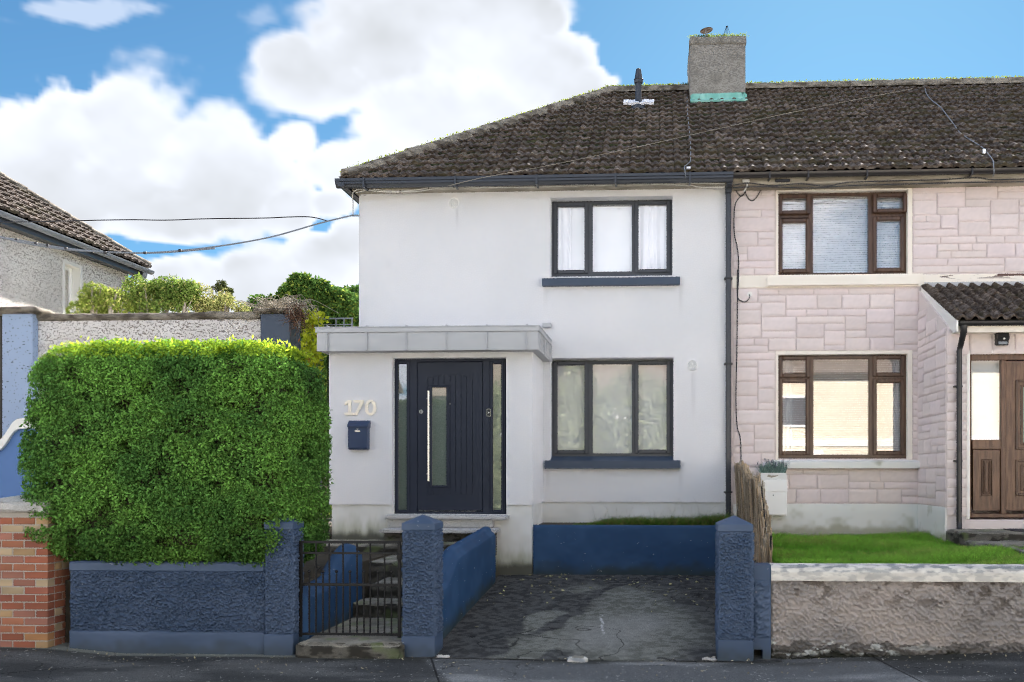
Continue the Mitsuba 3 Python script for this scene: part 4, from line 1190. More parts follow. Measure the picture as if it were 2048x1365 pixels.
def ashlar(x0, x1, z0, z1, holes, seed, first_big=0.5, uh=0.107, uw=0.052):
    r = np.random.default_rng(seed)
    nr, nc = max(1, round((z1 - z0) / uh)), max(1, round((x1 - x0) / uw))
    uh, uw = (z1 - z0) / nr, (x1 - x0) / nc
    occ = np.zeros((nr, nc), bool)
    for a, b, c, d in holes:
        for i in range(nr):
            for j in range(nc):
                x, z = x0 + (j + 0.5) * uw, z0 + (i + 0.5) * uh
                if a < x < b and c < z < d:
                    occ[i, j] = True
    out = []
    for i in range(nr):
        j = 0
        while j < nc:
            if occ[i, j]:
                j += 1
                continue
            free = 1
            while j + free < nc and not occ[i, j + free]:
                free += 1
            up = 0
            while i + 1 < nr and up < free and not occ[i + 1, j + up]:
                up += 1
            if up >= 5 and r.random() < 0.52:
                wd, hh = min(int(r.integers(7, 10)), up), 2
            else:
                wd, hh = min(int(r.choice([4, 6, 8, 10, 13], p=[0.2, 0.25, 0.2, 0.2, 0.15])), free), 1
            if free - wd < 4:
                wd = free if (hh == 1 or up >= free) else min(wd, up)
            occ[i:i + hh, j:j + wd] = True
            s = [x0 + j * uw, x0 + (j + wd) * uw, z0 + i * uh, z0 + (i + hh) * uh]
            for a, b, c, d in holes:
                if s[0] < b and s[1] > a and s[2] < d and s[3] > c:
                    cuts = [(b - s[0], 0, b), (s[1] - a, 1, a), (d - s[2], 2, d), (s[3] - c, 3, c)]
                    _, q, val = min(cuts)
                    s[q] = val
            if s[1] - s[0] > 0.03 and s[3] - s[2] > 0.02:
                out.append((*s, hh))
            j += wd
    return out


def stone_block(s0, s1, t0, t1, hh, r, depth=0.018):
    g = 0.0045
    s0, s1, t0, t1 = s0 + g, s1 - g, t0 + g, t1 - g
    nx, nz = max(3, int((s1 - s0) / 0.035)), max(3, int((t1 - t0) / 0.028))
    s, t = np.meshgrid(np.linspace(s0, s1, nx + 1), np.linspace(t0, t1, nz + 1))
    e = np.minimum(np.minimum(s - s0, s1 - s), np.minimum(t - t0, t1 - t))
    off = r.uniform(0, 50)
    q = np.stack([s * 11 + off, t * 11, s * 0 + off], -1)
    rock = meshkit.fbm(q, 3) - 0.5
    lowedge = np.exp(-(t - t0) / 0.03) * (meshkit.noise(np.stack([s * 16 + off, s * 0, s * 0], -1)) - 0.2)
    h = depth + (0.007 if hh == 2 else 0.014) * rock - 0.008 * np.maximum(lowedge, 0) * 1.3
    h = np.where(e < 1e-9, 0.0, h)
    # rim of its own one step in, so that the arris is crisp
    ss = np.clip(s, s0, s1); tt2 = np.clip(t, t0, t1)
    ss[:, 1] = s0 + 0.006; ss[:, -2] = s1 - 0.006; tt2[1, :] = t0 + 0.006; tt2[-2, :] = t1 - 0.006
    i, j = np.meshgrid(np.arange(nz), np.arange(nx), indexing='ij')
    a = (i * (nx + 1) + j).ravel()
    f = np.stack([a, a + 1, a + nx + 2, a + nx + 1], 1)
    return ss.ravel(), tt2.ravel(), h.ravel(), f


PINK = np.array([0.755, 0.665, 0.65])


def stones(key, lst, mapf, seed, keep=lambda s: True, flip=False):
    r = np.random.default_rng(seed)
    rest, rc = MB(), []
    for s in lst:
        a, b, h, f = stone_block(*s[:4], s[4], r)
        v = mapf(a, b, h)
        if flip:
            f = f[:, ::-1]
        col = PINK * r.uniform(0.93, 1.04) * [1, r.uniform(0.99, 1.01), r.uniform(0.99, 1.015)]
        cc = col * (1 - 0.05 * (h < 0.004)[:, None]) * (0.97 + 0.06 * r.random((len(v), 1)))
        if keep(s):
            put(key + '__stone', (v, f), 'vertex_stone', True, color=cc)
        else:
            rest.add(v, f, cc)
    if rest.n:
        put(key + '__stone', rest, 'vertex_stone', True, color=rest.cols(), kind='stuff')


hl = [(a - 0.045, b + 0.075, c - 0.1, d + 0.05) for a, b, c, d in PW]
sills = [rect(1534, 555, 1839, 577, YP), rect(1548, 920, 1840, 938, YP)]
hl += [(a, b, c - 0.01, d + 0.02) for a, b, c, d in sills]
vis = lambda s: s[0] < 5.75
lo = ashlar(PX + 0.03, PPX0, ZPL + 0.004, ZS0 - 0.004, hl, 5) + ashlar(PPX0 + 2.95, 8.5, ZPL + 0.004, ZS0 - 0.05, [], 6)
up = ashlar(PX + 0.03, 8.5, ZS1 + 0.004, 6.03, hl, 9)
up = [s for s in up]
fm = lambda s, t, h: np.stack([s, YP - 0.001 - h, t], 1)
stones(ph + '__wall', lo + up, fm, 3, vis)

# the stone-faced porch of the pink house
YPP = 12.37
ppx = X_of(1893, YPP)
PPX1 = ppx + 2.9
pz1 = 3.73
do = rect(1939, 706, 1939 + 270, 1036, YPP)
ZPP = Z_of(1036, 1960, YPP)
pk = ph + '__porch'
pwall = solid(ppx, PPX1, YPP, YPP + 0.2, 0.5, pz1) + solid(ppx, ppx + 0.2, YPP + 0.19, YP - 0.002, 0.5, pz1) + solid(PPX1 - 0.2, PPX1, YPP + 0.19, YP - 0.002, 0.5, pz1)
pwall -= solid(do[0], do[1], YPP - 1, YPP + 0.5, ZPP - 0.03, do[3])
tri = MB().prism([(YPP + 0.001, pz1 - 0.001), (YP - 0.003, pz1 - 0.001), (YP - 0.003, 4.46)], 'x', ppx, ppx + 0.2)
put(pk, pwall, 'stone_joint')
put(pk + '__gable', tri, 'stone_joint')
zl = ZPL
lst = ashlar(ppx, do[0] - 0.035, ZPP + 0.02, pz1 - 0.02, [], 21, uh=0.107)
qn = [(ppx + 0.0, (ppx + do[0] - 0.035) * 0.5 + (0.03 if i % 2 else -0.02), ZPP + 0.02 + i * 0.128, ZPP + 0.02 + (i + 1) * 0.128, 2) for i in range(20)]
qn += [(a2, do[0] - 0.036, z2, z3, 2) for (_, a2, z2, z3, _) in qn]
qn = [s for s in qn if s[3] < do[3] + 0.06]
zt = max(s[3] for s in qn)
for i in range(9):
    qn.append((ppx + i * 0.30, ppx + (i + 1) * 0.30, zt, pz1 - 0.01, 2))
fp = lambda s, t, h: np.stack([s, YPP - 0.001 - h, t], 1)
stones(pk, qn, fp, 31, lambda s: s[0] < 5.0)
side = ashlar(YPP + 0.002, YP - 0.004, zl, pz1 + 0.72, [], 33)
slope = lambda y: pz1 + (y - YPP) * 0.5 - 0.06
side = [s for s in side if s[3] < slope(s[0]) + 0.10]
fs = lambda s, t, h: np.stack([ppx - 0.001 - h, s, t], 1)
stones(pk, side, fs, 34, flip=True)
put(pk + '__plinth', worn(ppx - 0.03, ppx + 0.01, YPP - 0.012, YP - 0.03, 0.5, zl, 0.006, 0.09, seed=62), 'white_plinth', 30)
# porch roof
RA, RB = np.array([3.90, 12.06, 3.735]), np.array([3.90, YP - 0.02, 4.50])
pl_ = np.linalg.norm(RB - RA)
pey = (RB - RA) / pl_
pen = np.cross([1, 0, 0], pey)
pr_ = ph + '__porch_roof'
put(pr_, MB().add([RA, RA + [2.85, 0, 0], RB + [2.85, 0, 0], RB, RA - pen * 0.05, RA + [2.85, 0, 0] - pen * 0.05, RB + [2.85, 0, 0] - pen * 0.05, RB - pen * 0.05], [[0, 1, 2, 3], [7, 6, 5, 4], [0, 4, 5, 1], [3, 2, 6, 7]]), 'deck')
lay(pr_, RA + [0.02, 0, 0] + pen * 0.004, [1, 0, 0], pey, 2.75, 6, pl_ / 6, 0.165, limit=300, seed=15, pan=True)
vm = MB()
for s in np.linspace(0.02, 0.98, 26):
    q = RA + pey * pl_ * s + pen * 0.03
    vm.box(q[0] - 0.01, q[0] + 0.05, q[1] - 0.025, q[1] + 0.03, q[2] - 0.02, q[2] + 0.025 + 0.01 * math.sin(s * 60), 0.01)
put(pr_ + '__verge', vm, 'tile_0')
bb = MB().prism([(RA[1] - 0.01, RA[2] + 0.01), (RB[1], RB[2] + 0.012), (RB[1], RB[2] - 0.17), (RA[1] + 0.10, RA[2] - 0.135), (RA[1] - 0.01, RA[2] - 0.135)], 'x', RA[0] - 0.012, RA[0] + 0.012)
put(pr_ + '__bargeboard', bb, 'white_paint')
put(pr_ + '__fascia', MB().box(RA[0] + 0.013, RA[0] + 2.85, RA[1] + 0.07, RA[1] + 0.09, RA[2] - 0.135, RA[2] - 0.01), 'cream_paint')
put(pr_ + '__soffit', MB().box(RA[0] + 0.013, RA[0] + 2.85, RA[1] + 0.091, YPP + 0.02, RA[2] - 0.125, RA[2] - 0.11), 'cream_paint')
put(pr_ + '__flashing', MB().box(3.93, 6.75, YP - 0.032, YP - 0.004, 4.46, 4.585, 0.004), 'zinc')
gp = [(RA[1] + 0.02 + 0.05 * math.cos(t), RA[2] - 0.005 + 0.055 * math.sin(t)) for t in np.linspace(math.pi, 2 * math.pi, 8)] + [(RA[1] + 0.02 + 0.044 * math.cos(t), RA[2] - 0.003 + 0.048 * math.sin(t)) for t in np.linspace(2 * math.pi, math.pi, 8)]
put(pr_ + '__gutter', MB().prism(gp, 'x', RA[0] + 0.03, RA[0] + 2.85), 'black_plastic', 30)
ux = X_of(1917, 12.30)
pd = put(ph + '__porch_downpipe', MB().tube([[ux, 12.09, RA[2] - 0.05], [ux, 12.09, RA[2] - 0.13], [ux, 12.20, RA[2] - 0.28], [ux, 12.27, RA[2] - 0.36], [ux, 12.275, 1.1], [ux, 12.27, 1.0], [ux - 0.01, 12.20, 0.95]], [0.05, 0.042, 0.038, 0.036, 0.036, 0.037, 0.04], 12), 'black_plastic', 40)
for z in (2.9, 1.9):
    put(pd + '__bracket', MB().box(ux - 0.055, ux + 0.055, 12.30, 12.365, z - 0.012, z + 0.012, 0.002), 'black_plastic')
# porch door
kd = ph + '__door'
dx0, dx1, dz0, dz1 = do
put(kd + '__surround', MB().box(dx0 - 0.04, dx0 + 0.004, YPP - 0.012, YPP + 0.1, ZPP - 0.02, dz1 + 0.035, 0.004).box(dx0 + 0.005, dx1 + 0.04, YPP - 0.012, YPP + 0.1, dz1 - 0.005, dz1 + 0.035, 0.004), 'white_paint')
YB = YPP + 0.05
mb = MB().box(dx0 + 0.006, dx0 + 0.04, YB, YB + 0.08, ZPP, dz1 - 0.006, 0.006).box(dx0 + 0.041, dx1, YB, YB + 0.08, dz1 - 0.09, dz1 - 0.006, 0.006).box(dx0 + 0.041, dx1, YB + 0.002, YB + 0.08, ZPP, ZPP + 0.05, 0.006)
for u0, u1 in ((2002, 2012),):
    a, b, c, d = rect(u0, 720, u1, 1024, YB)
    mb.box(a, b, YB - 0.004, YB + 0.08, ZPP + 0.051, dz1 - 0.091, 0.006)
a, b, c, d = rect(1945, 880, 2002, 899, YB)
mb.box(a, b, YB + 0.001, YB + 0.07, c, d, 0.006)
put(kd + '__frame', mb, 'brown_wood')
a, b, c, d = rect(1946, 720, 2002, 880, YB)
put(kd + '__sidelight', ([[a, YB + 0.03, c], [b, YB + 0.03, c], [b, YB + 0.03, d], [a, YB + 0.03, d]], [[0, 1, 2, 3]]), 'pane_glass')
put(kd + '__inner_blind', MB().box(a - 0.02, b + 0.02, YB + 0.10, YB + 0.11, c - 0.02, d + 0.02), 'net_pale')


def panelled(key, u0, v0, u1, v1, rings):
    a, b, c, d = rect(u0, v0, u1, v1, YB)
    put(key, MB().box(a, b, YB + 0.02, YB + 0.06, c, d, 0.002), 'brown_wood')
    for i, (p0, q0, p1, q1) in enumerate(rings):
        a, b, c, d = rect(p0, q0, p1, q1, YB)
        m = MB()
        wdt = (b - a)
        for j in range(3):
            o = j * wdt * 0.15
            if b - a - 2 * o > 0.03:
                m.add(*ringbox(a + o, b - o, c + o, d - o, wdt * 0.07, YB + 0.006 - 0.004 * (j == 0), YB + 0.021, 0.006).arr())
        put(key + '__moulding', m, 'brown_frame')


panelled(kd + '__panel', 1947, 900, 2001, 1022, [(1964, 919, 1985, 992)])
panelled(kd + '__leaf', 2013, 722, 2120, 1022, [(2032, 920, 2100, 992), (2032, 760, 2100, 900)])
a, b, c, d = rect(2122, 722, 2140, 1022, YB)
put(kd + '__side_panel', MB().box(a, dx1 - 0.005, YB + 0.02, YB + 0.06, ZPP + 0.051, dz1 - 0.091, 0.004), 'brown_wood')
a, b, c, d = rect(2042, 772, 2092, 888, YB)
put(kd + '__glass', MB().box(a, b, YB + 0.015, YB + 0.019, c, d), 'frost')

# windows of the pink house
YPW = YP + 0.07
for i, (fr, mulls, trs, panes, sash) in enumerate((
        ((1556, 386, 1814, 553), [(1617, 1626, 388, 551), (1737, 1750, 388, 551)], [(1558, 1617, 426, 436), (1750, 1812, 424, 434)],
         [(1563, 399, 1615, 422), (1564, 447, 1613, 540), (1627, 393, 1736, 546), (1752, 397, 1805, 418), (1752, 443, 1801, 537)],
         [((1556, 391, 1620, 431), -0.035), ((1557, 438, 1620, 547), 0), ((1744, 389, 1812, 428), -0.05), ((1745, 434, 1809, 545), 0)]),
        ((1556, 712, 1814, 917), [(1618, 1627, 714, 915), (1738, 1751, 714, 915)], [(1558, 1617, 752, 762), (1751, 1812, 751, 761)],
         [(1565, 721, 1612, 747), (1565, 767, 1612, 903), (1628, 715, 1736, 908), (1754, 719, 1801, 746), (1753, 767, 1801, 903)],
         [((1557, 713, 1620, 756), 0), ((1557, 758, 1620, 911), 0), ((1745, 711, 1809, 754), 0), ((1745, 758, 1809, 911), 0)]))):
    window(ph, YPW, fr, mulls, trs, panes, sash, 'brown_frame', label='upstairs brown window, small top sashes ajar' if i == 0 else 'ground floor brown window mirroring a cream house', bottom=0.05)
    a, b, c, d = PW[i]
    sr = MB().box(a - 0.034, a + 0.003, YP - 0.020, YPW + 0.02, c - 0.02, d + 0.05, 0.004).box(b - 0.003, b + 0.066, YP - 0.020, YPW + 0.02, c - 0.02, d + 0.05, 0.004).box(a + 0.0035, b - 0.0035, YP - 0.020, YPW + 0.02, d - 0.004, d + 0.05, 0.004)
    put(ph + '__window_surround', sr, 'cream_paint')
a, b, c, d = rect(1535, 555, 1838, 570, YP - 0.1)
s = MB().prism([(YP - 0.10, c), (YP - 0.10, d), (YPW + 0.02, d + 0.02), (YPW + 0.02, c)], 'x', a, b)
put(ph + '__window_sill', s, 'cream_paint')
a, b, c, d = rect(1549, 924, 1840, 937, YP - 0.13)
s = MB().prism([(YP - 0.13, c), (YP - 0.13, d), (YPW + 0.02, d + 0.045), (YPW + 0.02, c)], 'x', a, b)
put(ph + '__window_sill', s, 'white_plinth')


def blind(u0, u1, v0, v1, Y, pitch, label, tilt=0.5):
    a, b, c, d = rect(u0, v0, u1, v1, Y)
    k = thing('venetian_blind', label, 'blind', 'venetian blinds')
    m = MB()
    z = c
    while z < d:
        m.add([[a, Y - 0.014, z - 0.014 * tilt * 1.6], [b, Y - 0.014, z - 0.014 * tilt * 1.6], [b, Y + 0.012, z + 0.014 * tilt * 1.6], [a, Y + 0.012, z + 0.014 * tilt * 1.6]], [[0, 1, 2, 3]])
        z += pitch
    put(k + '__slats', m, 'blind_white', kind='stuff')
    put(k + '__headrail', MB().box(a, b, Y - 0.02, Y + 0.02, d, d + 0.03), 'blind_white')
    m = MB()
    for q in (0.12, 0.5, 0.88):
        m.box(a + (b - a) * q - 0.001, a + (b - a) * q + 0.001, Y - 0.016, Y - 0.014, c, d)
    put(k + '__cord', m, 'blind_white')
    return k


blind(1557, 1814, 388, 553, YPW + 0.09, 0.034, 'white venetian blind closed behind the upstairs brown window', 0.8)
blind(1557, 1814, 712, 918, YPW + 0.105, 0.034, 'white venetian blind half open behind the ground floor brown window', 0.25)
for k_, (u0, u1) in enumerate(((1556, 1584), (1786, 1822))):
    kk = drape('curtain', u0, u1, 706, 922, YPW + 0.24, 0.03, 3, 'net_pale')
    tag(kk, 'dim curtain at the %s of the ground floor brown window' % ('left', 'right')[k_], 'curtain')

# meter box, planter, lamp
a, b, c, d = rect(1519, 960, 1574.5, 1032, 13.42)
mbx = thing('meter_box', 'white meter cabinet on the pink house wall beside the reed fence', 'meter box')
zq = Z_of(984.5, 1546, 13.42)
put(mbx + '__body', MB().box(a, b, 13.44, YP - 0.02, c, d, 0.006), 'white_plastic')
put(mbx + '__door', MB().box(a + 0.006, b - 0.006, 13.425, 13.439, c + 0.012, zq - 0.004, 0.004), 'white_plastic')
put(mbx + '__hood', MB().box(a - 0.003, b + 0.003, 13.42, 13.439, zq + 0.003, d, 0.004), 'white_plastic')
put(mbx + '__lock', MB().tube([[(a + b) / 2, 13.425, zq - 0.05], [(a + b) / 2, 13.42, zq - 0.05]], 0.008, 10), 'cable_black', 30)
a2, b2, c2, d2 = rect(1521.5, 949, 1573.5, 960, 13.45)
pt = thing('planter', 'small whitewashed wooden planter with a brown motif on the meter box', 'planter')
zt_ = d + 0.10
put(pt + '__box', MB().box(a2, b2, 13.46, 13.64, d + 0.002, d + 0.004).box(a2, b2, 13.45, 13.462, d + 0.002, zt_, 0.002).box(a2, b2, 13.628, 13.64, d + 0.002, zt_, 0.002).box(a2, a2 + 0.012, 13.463, 13.627, d + 0.004, zt_).box(b2 - 0.012, b2, 13.463, 13.627, d + 0.004, zt_).box(a2 + 0.012, b2 - 0.012, 13.463, 13.627, d + 0.05, zt_ - 0.02), 'white_plinth')
xm, zm_ = (a2 + b2) / 2 - 0.03, d + 0.052
put(pt + '__bird_motif', MB().prism([(xm - 0.07, zm_), (xm - 0.05, zm_ + 0.025), (xm - 0.02, zm_ + 0.012), (xm + 0.06, zm_ + 0.012), (xm + 0.11, zm_ + 0.02), (xm + 0.07, zm_ - 0.004), (xm, zm_ - 0.02), (xm - 0.04, zm_ - 0.012)], 'y', 13.443, 13.4495), 'fascia')
lv = thing('lavender_plant', 'grey green potted lavender with dark flower spikes above the meter box', 'plant')
r = np.random.default_rng(91)
n = 260
base = np.stack([r.uniform(a2 + 0.01, b2 - 0.01, n), r.uniform(13.47, 13.62, n), np.full(n, zt_ - 0.03)], 1)
tip = base + np.stack([r.normal(0, 0.045, n), r.normal(-0.02, 0.04, n), r.uniform(0.12, 0.24, n)], 1)
mb = MB()
for p0, p1 in zip(base, tip):
    w_ = np.array([0.005, 0, 0]); mid = (p0 + p1) / 2 + [r.normal(0, 0.012), 0, 0]
    cc = np.array([0.20, 0.30, 0.27]) * r.uniform(0.6, 1.4)
    mb.add([p0 - w_, p0 + w_, mid + w_, mid - w_, p1], [[0, 1, 2], [0, 2, 3], [3, 2, 4]], cc)
put(lv + '__leaf', mb, 'grass_blade', color=mb.cols(), kind='stuff')
mb = MB()
for q in range(38):
    p1 = tip[q] + [0, 0, 0.03]
    mb.box(p1[0] - 0.006, p1[0] + 0.006, p1[1] - 0.006, p1[1] + 0.006, p1[2] - 0.05, p1[2], 0.002, col=np.array([0.08, 0.09, 0.13]) if q % 5 else np.array([0.6, 0.6, 0.66]))
put(lv + '__flower_spike', mb, 'vertex_matt', color=mb.cols(), kind='stuff')
sl = thing('security_light', 'black solar security light above the brown porch door', 'lamp')
a, b, c, d = rect(1994, 660, 2018, 691, YPP - 0.1)
put(sl + '__body', MB().prism([(YPP - 0.005, d), (YPP - 0.05, d), (YPP - 0.10, d - 0.03), (YPP - 0.12, d - 0.10), (YPP - 0.10, c + 0.07), (YPP - 0.075, c), (YPP - 0.005, c + 0.02)], 'x', a, b), 'black_plastic', 25)
put(sl + '__lens', MB().box(a + 0.02, b - 0.02, YPP - 0.103, YPP - 0.085, c + 0.012, c + 0.05, 0.003), 'cable_grey')
put(sl + '__sensor', MB().tube([[(a + b) / 2 + 0.01, YPP - 0.11, c + 0.085], [(a + b) / 2 + 0.01, YPP - 0.123, c + 0.085]], 0.012, 12), 'white_plastic', 30)

# concrete in front of the pink porch
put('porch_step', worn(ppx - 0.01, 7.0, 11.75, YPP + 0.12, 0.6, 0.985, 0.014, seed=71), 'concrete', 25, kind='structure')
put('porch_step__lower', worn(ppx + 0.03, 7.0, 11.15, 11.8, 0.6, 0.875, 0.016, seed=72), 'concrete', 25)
ke = MB().tube(curve([[X_of(2012, 10.9), 10.9, 0.84], [X_of(2030, 10.4), 10.4, 0.85], [X_of(2052, 10.0), 10.0, 0.85], [X_of(2090, 9.6), 9.6, 0.85]], 10), 0.055, 8)
k = put('path_edging', ke, 'concrete', 40)
tag(k, 'curved concrete edging at the right end of the lawn', 'edging')
a, b, c, d = rect(2018, 1050, 2100, 1066, 12.0)
k = put('door_mat', MB().box(a, b, 11.85, 12.2, 0.99, 1.002, 0.004), 'cable_black')
tag(k, 'dark door mat at the brown porch door by the right edge', 'mat')

# ------------------------------------------------------------------ the left neighbour
lh = thing('house', 'white pebbledashed house beyond the boundary wall with grey gutter', 'house')
WX = -11.32
LY1 = 18.6
lw = solid(WX - 7, WX, 9.0, LY1, 0, 6.02)
wy0, wy1, wz1 = 16.55, 17.02, 5.74
lw -= solid(WX - 0.25, WX + 1, wy0, wy1, 4.0, wz1)
put(lh + '__wall', lw, 'pebbledash')
put(lh + '__window_reveal', MB().box(WX - 0.24, WX + 0.015, wy1 - 0.02, wy1 + 0.05, 4.0, wz1 + 0.05).box(WX - 0.24, WX + 0.015, wy0 - 0.05, wy0 + 0.005, 4.0, wz1 + 0.05).box(WX - 0.24, WX + 0.015, wy0 + 0.006, wy1 - 0.021, wz1 - 0.01, wz1 + 0.05), 'white_paint')
mb = ringbox(wy0 + 0.01, wy1 - 0.025, 4.0, wz1 - 0.015, 0.06, 0, 0.06)
v, f = mb.arr()
put(lh + '__window', (np.stack([WX - 0.20 + v[:, 1], v[:, 0], v[:, 2]], 1), f[:, ::-1]), 'white_plastic')
put(lh + '__window__pane', ([[WX - 0.17, wy0, 4.0], [WX - 0.17, wy1, 4.0], [WX - 0.17, wy1, wz1], [WX - 0.17, wy0, wz1]], [[0, 1, 2, 3]]), 'pane_glass')
EX = WX + 0.27
leo, ln_ = np.array([EX, LY1 + 0.3, 6.14]), 11.6
lsl = np.array([-4.0, 0, 2.85]); lL = np.linalg.norm(lsl); lsl = lsl / lL
put(lh + '__roof', MB().add([leo, leo + lsl * lL + [0, -4.0, 0], leo + lsl * lL + [0, -ln_, 0], leo + [0, -ln_, 0]], [[0, 1, 2, 3]]), 'deck')
lay(lh + '__roof', leo + [0.03, 0, -0.01], [0, 1.0, 0], lsl, 0.0, 0, 0.3, 0.25) if False else None
lay(lh + '__roof', leo + np.array([0.04, -ln_, 0.0]), [0, 1.0, 0], lsl, ln_, 16, lL / 16, 0.25, right=lambda y: ln_ - 4.0 * y / lL, limit=300, seed=25, order=lambda t: (t[1] < 18, t[0], -t[1]))
cap_tiles(lh + '__roof', 'hip_tile', leo + [0, 0, 0.03], leo + lsl * lL + [0, -4.0, 0.03], 0.42, 0.12, up=(0.3, -0.3, 1), seed=13)
put(lh + '__fascia', MB().box(EX - 0.06, EX - 0.02, LY1 - ln_, LY1 + 0.25, 5.94, 6.10).box(WX + 0.002, EX - 0.061, LY1 - ln_, LY1 + 0.25, 5.96, 6.0), 'gutter_grey')
pf = [(EX + 0.05 + 0.07 * math.cos(t), 6.10 + 0.08 * math.sin(t)) for t in np.linspace(math.pi, 2 * math.pi, 9)] + [(EX + 0.05 + 0.062 * math.cos(t), 6.10 + 0.07 * math.sin(t)) for t in np.linspace(2 * math.pi, math.pi, 9)]
put(lh + '__gutter', MB().prism(pf, 'y', LY1 - ln_, LY1 + 0.34), 'cable_grey', 30)
for y in (14.9, 15.9, 17.0, 18.1, 19.4):
    put(lh + '__gutter__bracket', MB().prism([(p[0] * 1.0 + (p[0] - EX - 0.05) * 0.12, p[1] - 0.004) for p in pf[:9]] + [(EX + 0.05, 6.08)], 'y', y - 0.03, y + 0.03), 'cable_grey', 30)
put(lh + '__downpipe', MB().tube(curve([[EX + 0.05, LY1 + 0.1, 6.03], [EX, LY1 + 0.1, 5.9], [WX + 0.06, LY1 + 0.02, 5.75], [WX + 0.06, LY1 + 0.02, 4.0]]), 0.05, 10), 'cable_grey', 40)

# ------------------------------------------------------------------ side boundary wall, piers and railing
YS = 13.15
a, b, c, d = rect(66, 641, 521, 900, YS)
k = put('side_wall', MB().box(a, b, YS, YS + 0.22, 0.3, d), 'pebbledash')
tag(k, 'pebbledashed boundary wall with crumbling coping above the hedge', 'wall')
put(k + '__coping', worn(a, b, YS - 0.035, YS + 0.26, d, Z_of(626, 300, YS), 0.016, 0.07, seed=80), 'coping', 30)
a, b, c, d = rect(4, 628, 65, 900, YS - 0.12)
k = put('wall_pier', MB().box(a, b, YS - 0.12, YS + 0.25, 0.3, d, 0.006), 'pale_blue_paint')
tag(k, 'pale blue painted pier with slab coping at the far left', 'pier')
put(k + '__coping', worn(a - 0.3, b + 0.10, YS - 0.2, YS + 0.3, d, Z_of(614, 30, YS - 0.15), 0.012, 0.06, seed=81), 'coping', 30)
a, b, c, d = rect(521, 628, 580, 900, YS - 0.1)
k = put('wall_pier', MB().box(a, b, YS - 0.10, YS + 0.30, 0.3, d, 0.006), 'sill_blue')
tag(k, 'slate blue painted pier topped with dead vine stems beside the side passage', 'pier')
put(k + '__coping', worn(a - 0.10, b + 0.12, YS - 0.18, YS + 0.36, d, Z_of(617, 550, YS - 0.1), 0.016, 0.06, seed=82), 'coping', 30)
pcx, pcz = (a + b) / 2, Z_of(617, 550, YS - 0.1)
a0, b0, c0, d0 = rect(0, 625, 4, 900, YS + 0.05)
k = put('side_gate', MB().box(a0 - 1.0, a - 100 if False else X_of(3.6, YS + 0.05), YS + 0.05, YS + 0.1, 0.3, Z_of(622, 2, YS), 0.004), 'black_plastic')
tag(k, 'dark side gate at the left edge of the frame', 'gate')
# neighbour's blue stair wall with white swept coping
YN = 10.6
pth = [(X_of(-60, YN), Z_of(893, 0, YN)), (X_of(-5, YN), Z_of(884, 0, YN)), (X_of(12, YN), Z_of(872, 0, YN)), (X_of(30, YN), Z_of(846, 0, YN)), (X_of(46, YN), Z_of(838, 0, YN)), (X_of(90, YN), Z_of(838, 0, YN))]
cv_ = curve([(x, 0, z) for x, z in pth], 6)
poly = [(p[0], p[2] - 0.1) for p in cv_] + [(cv_[-1][0], 0.3), (cv_[0][0], 0.3)]
k = put('stair_wall', MB().prism(poly, 'y', YN, YN + 0.16), 'mid_blue_paint')
tag(k, 'bright blue stair wall with white swept coping left of the hedge', 'wall')
poly = [(p[0], p[2]) for p in cv_] + [(p[0], p[2] - 0.125) for p in cv_[::-1]]
put(k + '__coping', MB().prism(poly, 'y', YN - 0.04, YN + 0.2), 'white_paint', 30)
# passage railing
YR_ = 13.5
rl = thing('railing_gate', 'grey metal railing gate closing the passage beside the porch', 'gate')
xr0, xr1 = X_of(610, YR_), X_of(706, YR_)
zt1, zt2 = Z_of(637.5, 650, YR_), Z_of(650, 650, YR_)
put(rl + '__rail', MB().box(xr0, xr1, YR_ - 0.012, YR_ + 0.012, zt1 - 0.012, zt1 + 0.006), 'cable_grey')
put(rl + '__rail', MB().box(xr0, xr1, YR_ - 0.012, YR_ + 0.012, zt2 - 0.008, zt2 + 0.006), 'cable_grey')
put(rl + '__rail', MB().box(xr0, xr1, YR_ - 0.012, YR_ + 0.012, 1.0, 1.03), 'cable_grey')
for i, u in enumerate((610, 626, 642, 656, 672, 688, 704)):
    x = X_of(u, YR_)
    put(rl + '__bar', MB().box(x - 0.008, x + 0.008, YR_ - 0.008, YR_ + 0.008, 0.8, zt1), 'cable_grey' if i != 3 else 'black_iron')

# ------------------------------------------------------------------ the clipped hedge
def rbox_sdf(p, c, h, r):
    q = np.abs(p - c) - (h - r)
    return np.linalg.norm(np.maximum(q, 0), axis=1) + np.minimum(q.max(1), 0) - r


HXa, HXb, HYa, HYb, HZa, HZb = X_of(88, 8.85), -3.50, 8.31, 9.62, 0.78, 3.02
hc, hh = np.array([(HXa + HXb) / 2, (HYa + HYb) / 2, (HZa + HZb) / 2]), np.array([HXb - HXa, HYb - HYa, HZb - HZa]) / 2


def hedge_sdf(p):
    d = rbox_sdf(p, hc, hh, 0.36)
    # shoulders slope off at the left, belly tucks in towards the wall
    lx = np.clip((p[:, 0] - HXa) / 0.9, 0, 1)
    d = d + 0.12 * (1 - lx) ** 2 * np.clip((p[:, 2] - 1.9) / 1.1, 0, 1)
    rx = np.clip((HXb - p[:, 0]) / 0.7, 0, 1)
    d = d + 0.10 * (1 - rx) ** 2 * np.clip((p[:, 2] - 2.3) / 0.7, 0, 1)
    low = np.clip((1.15 - p[:, 2]) / 0.4, 0, 1)
    d = d + low * (0.05 + 0.28 * np.clip((HXa + 0.7 - p[:, 0]) / 0.7, 0, 1))
    return d + 0.07 * (meshkit.fbm(p * 1.5, 3, 4) - 0.5) + 0.05 * (meshkit.fbm(p * 6, 2, 9) - 0.5)


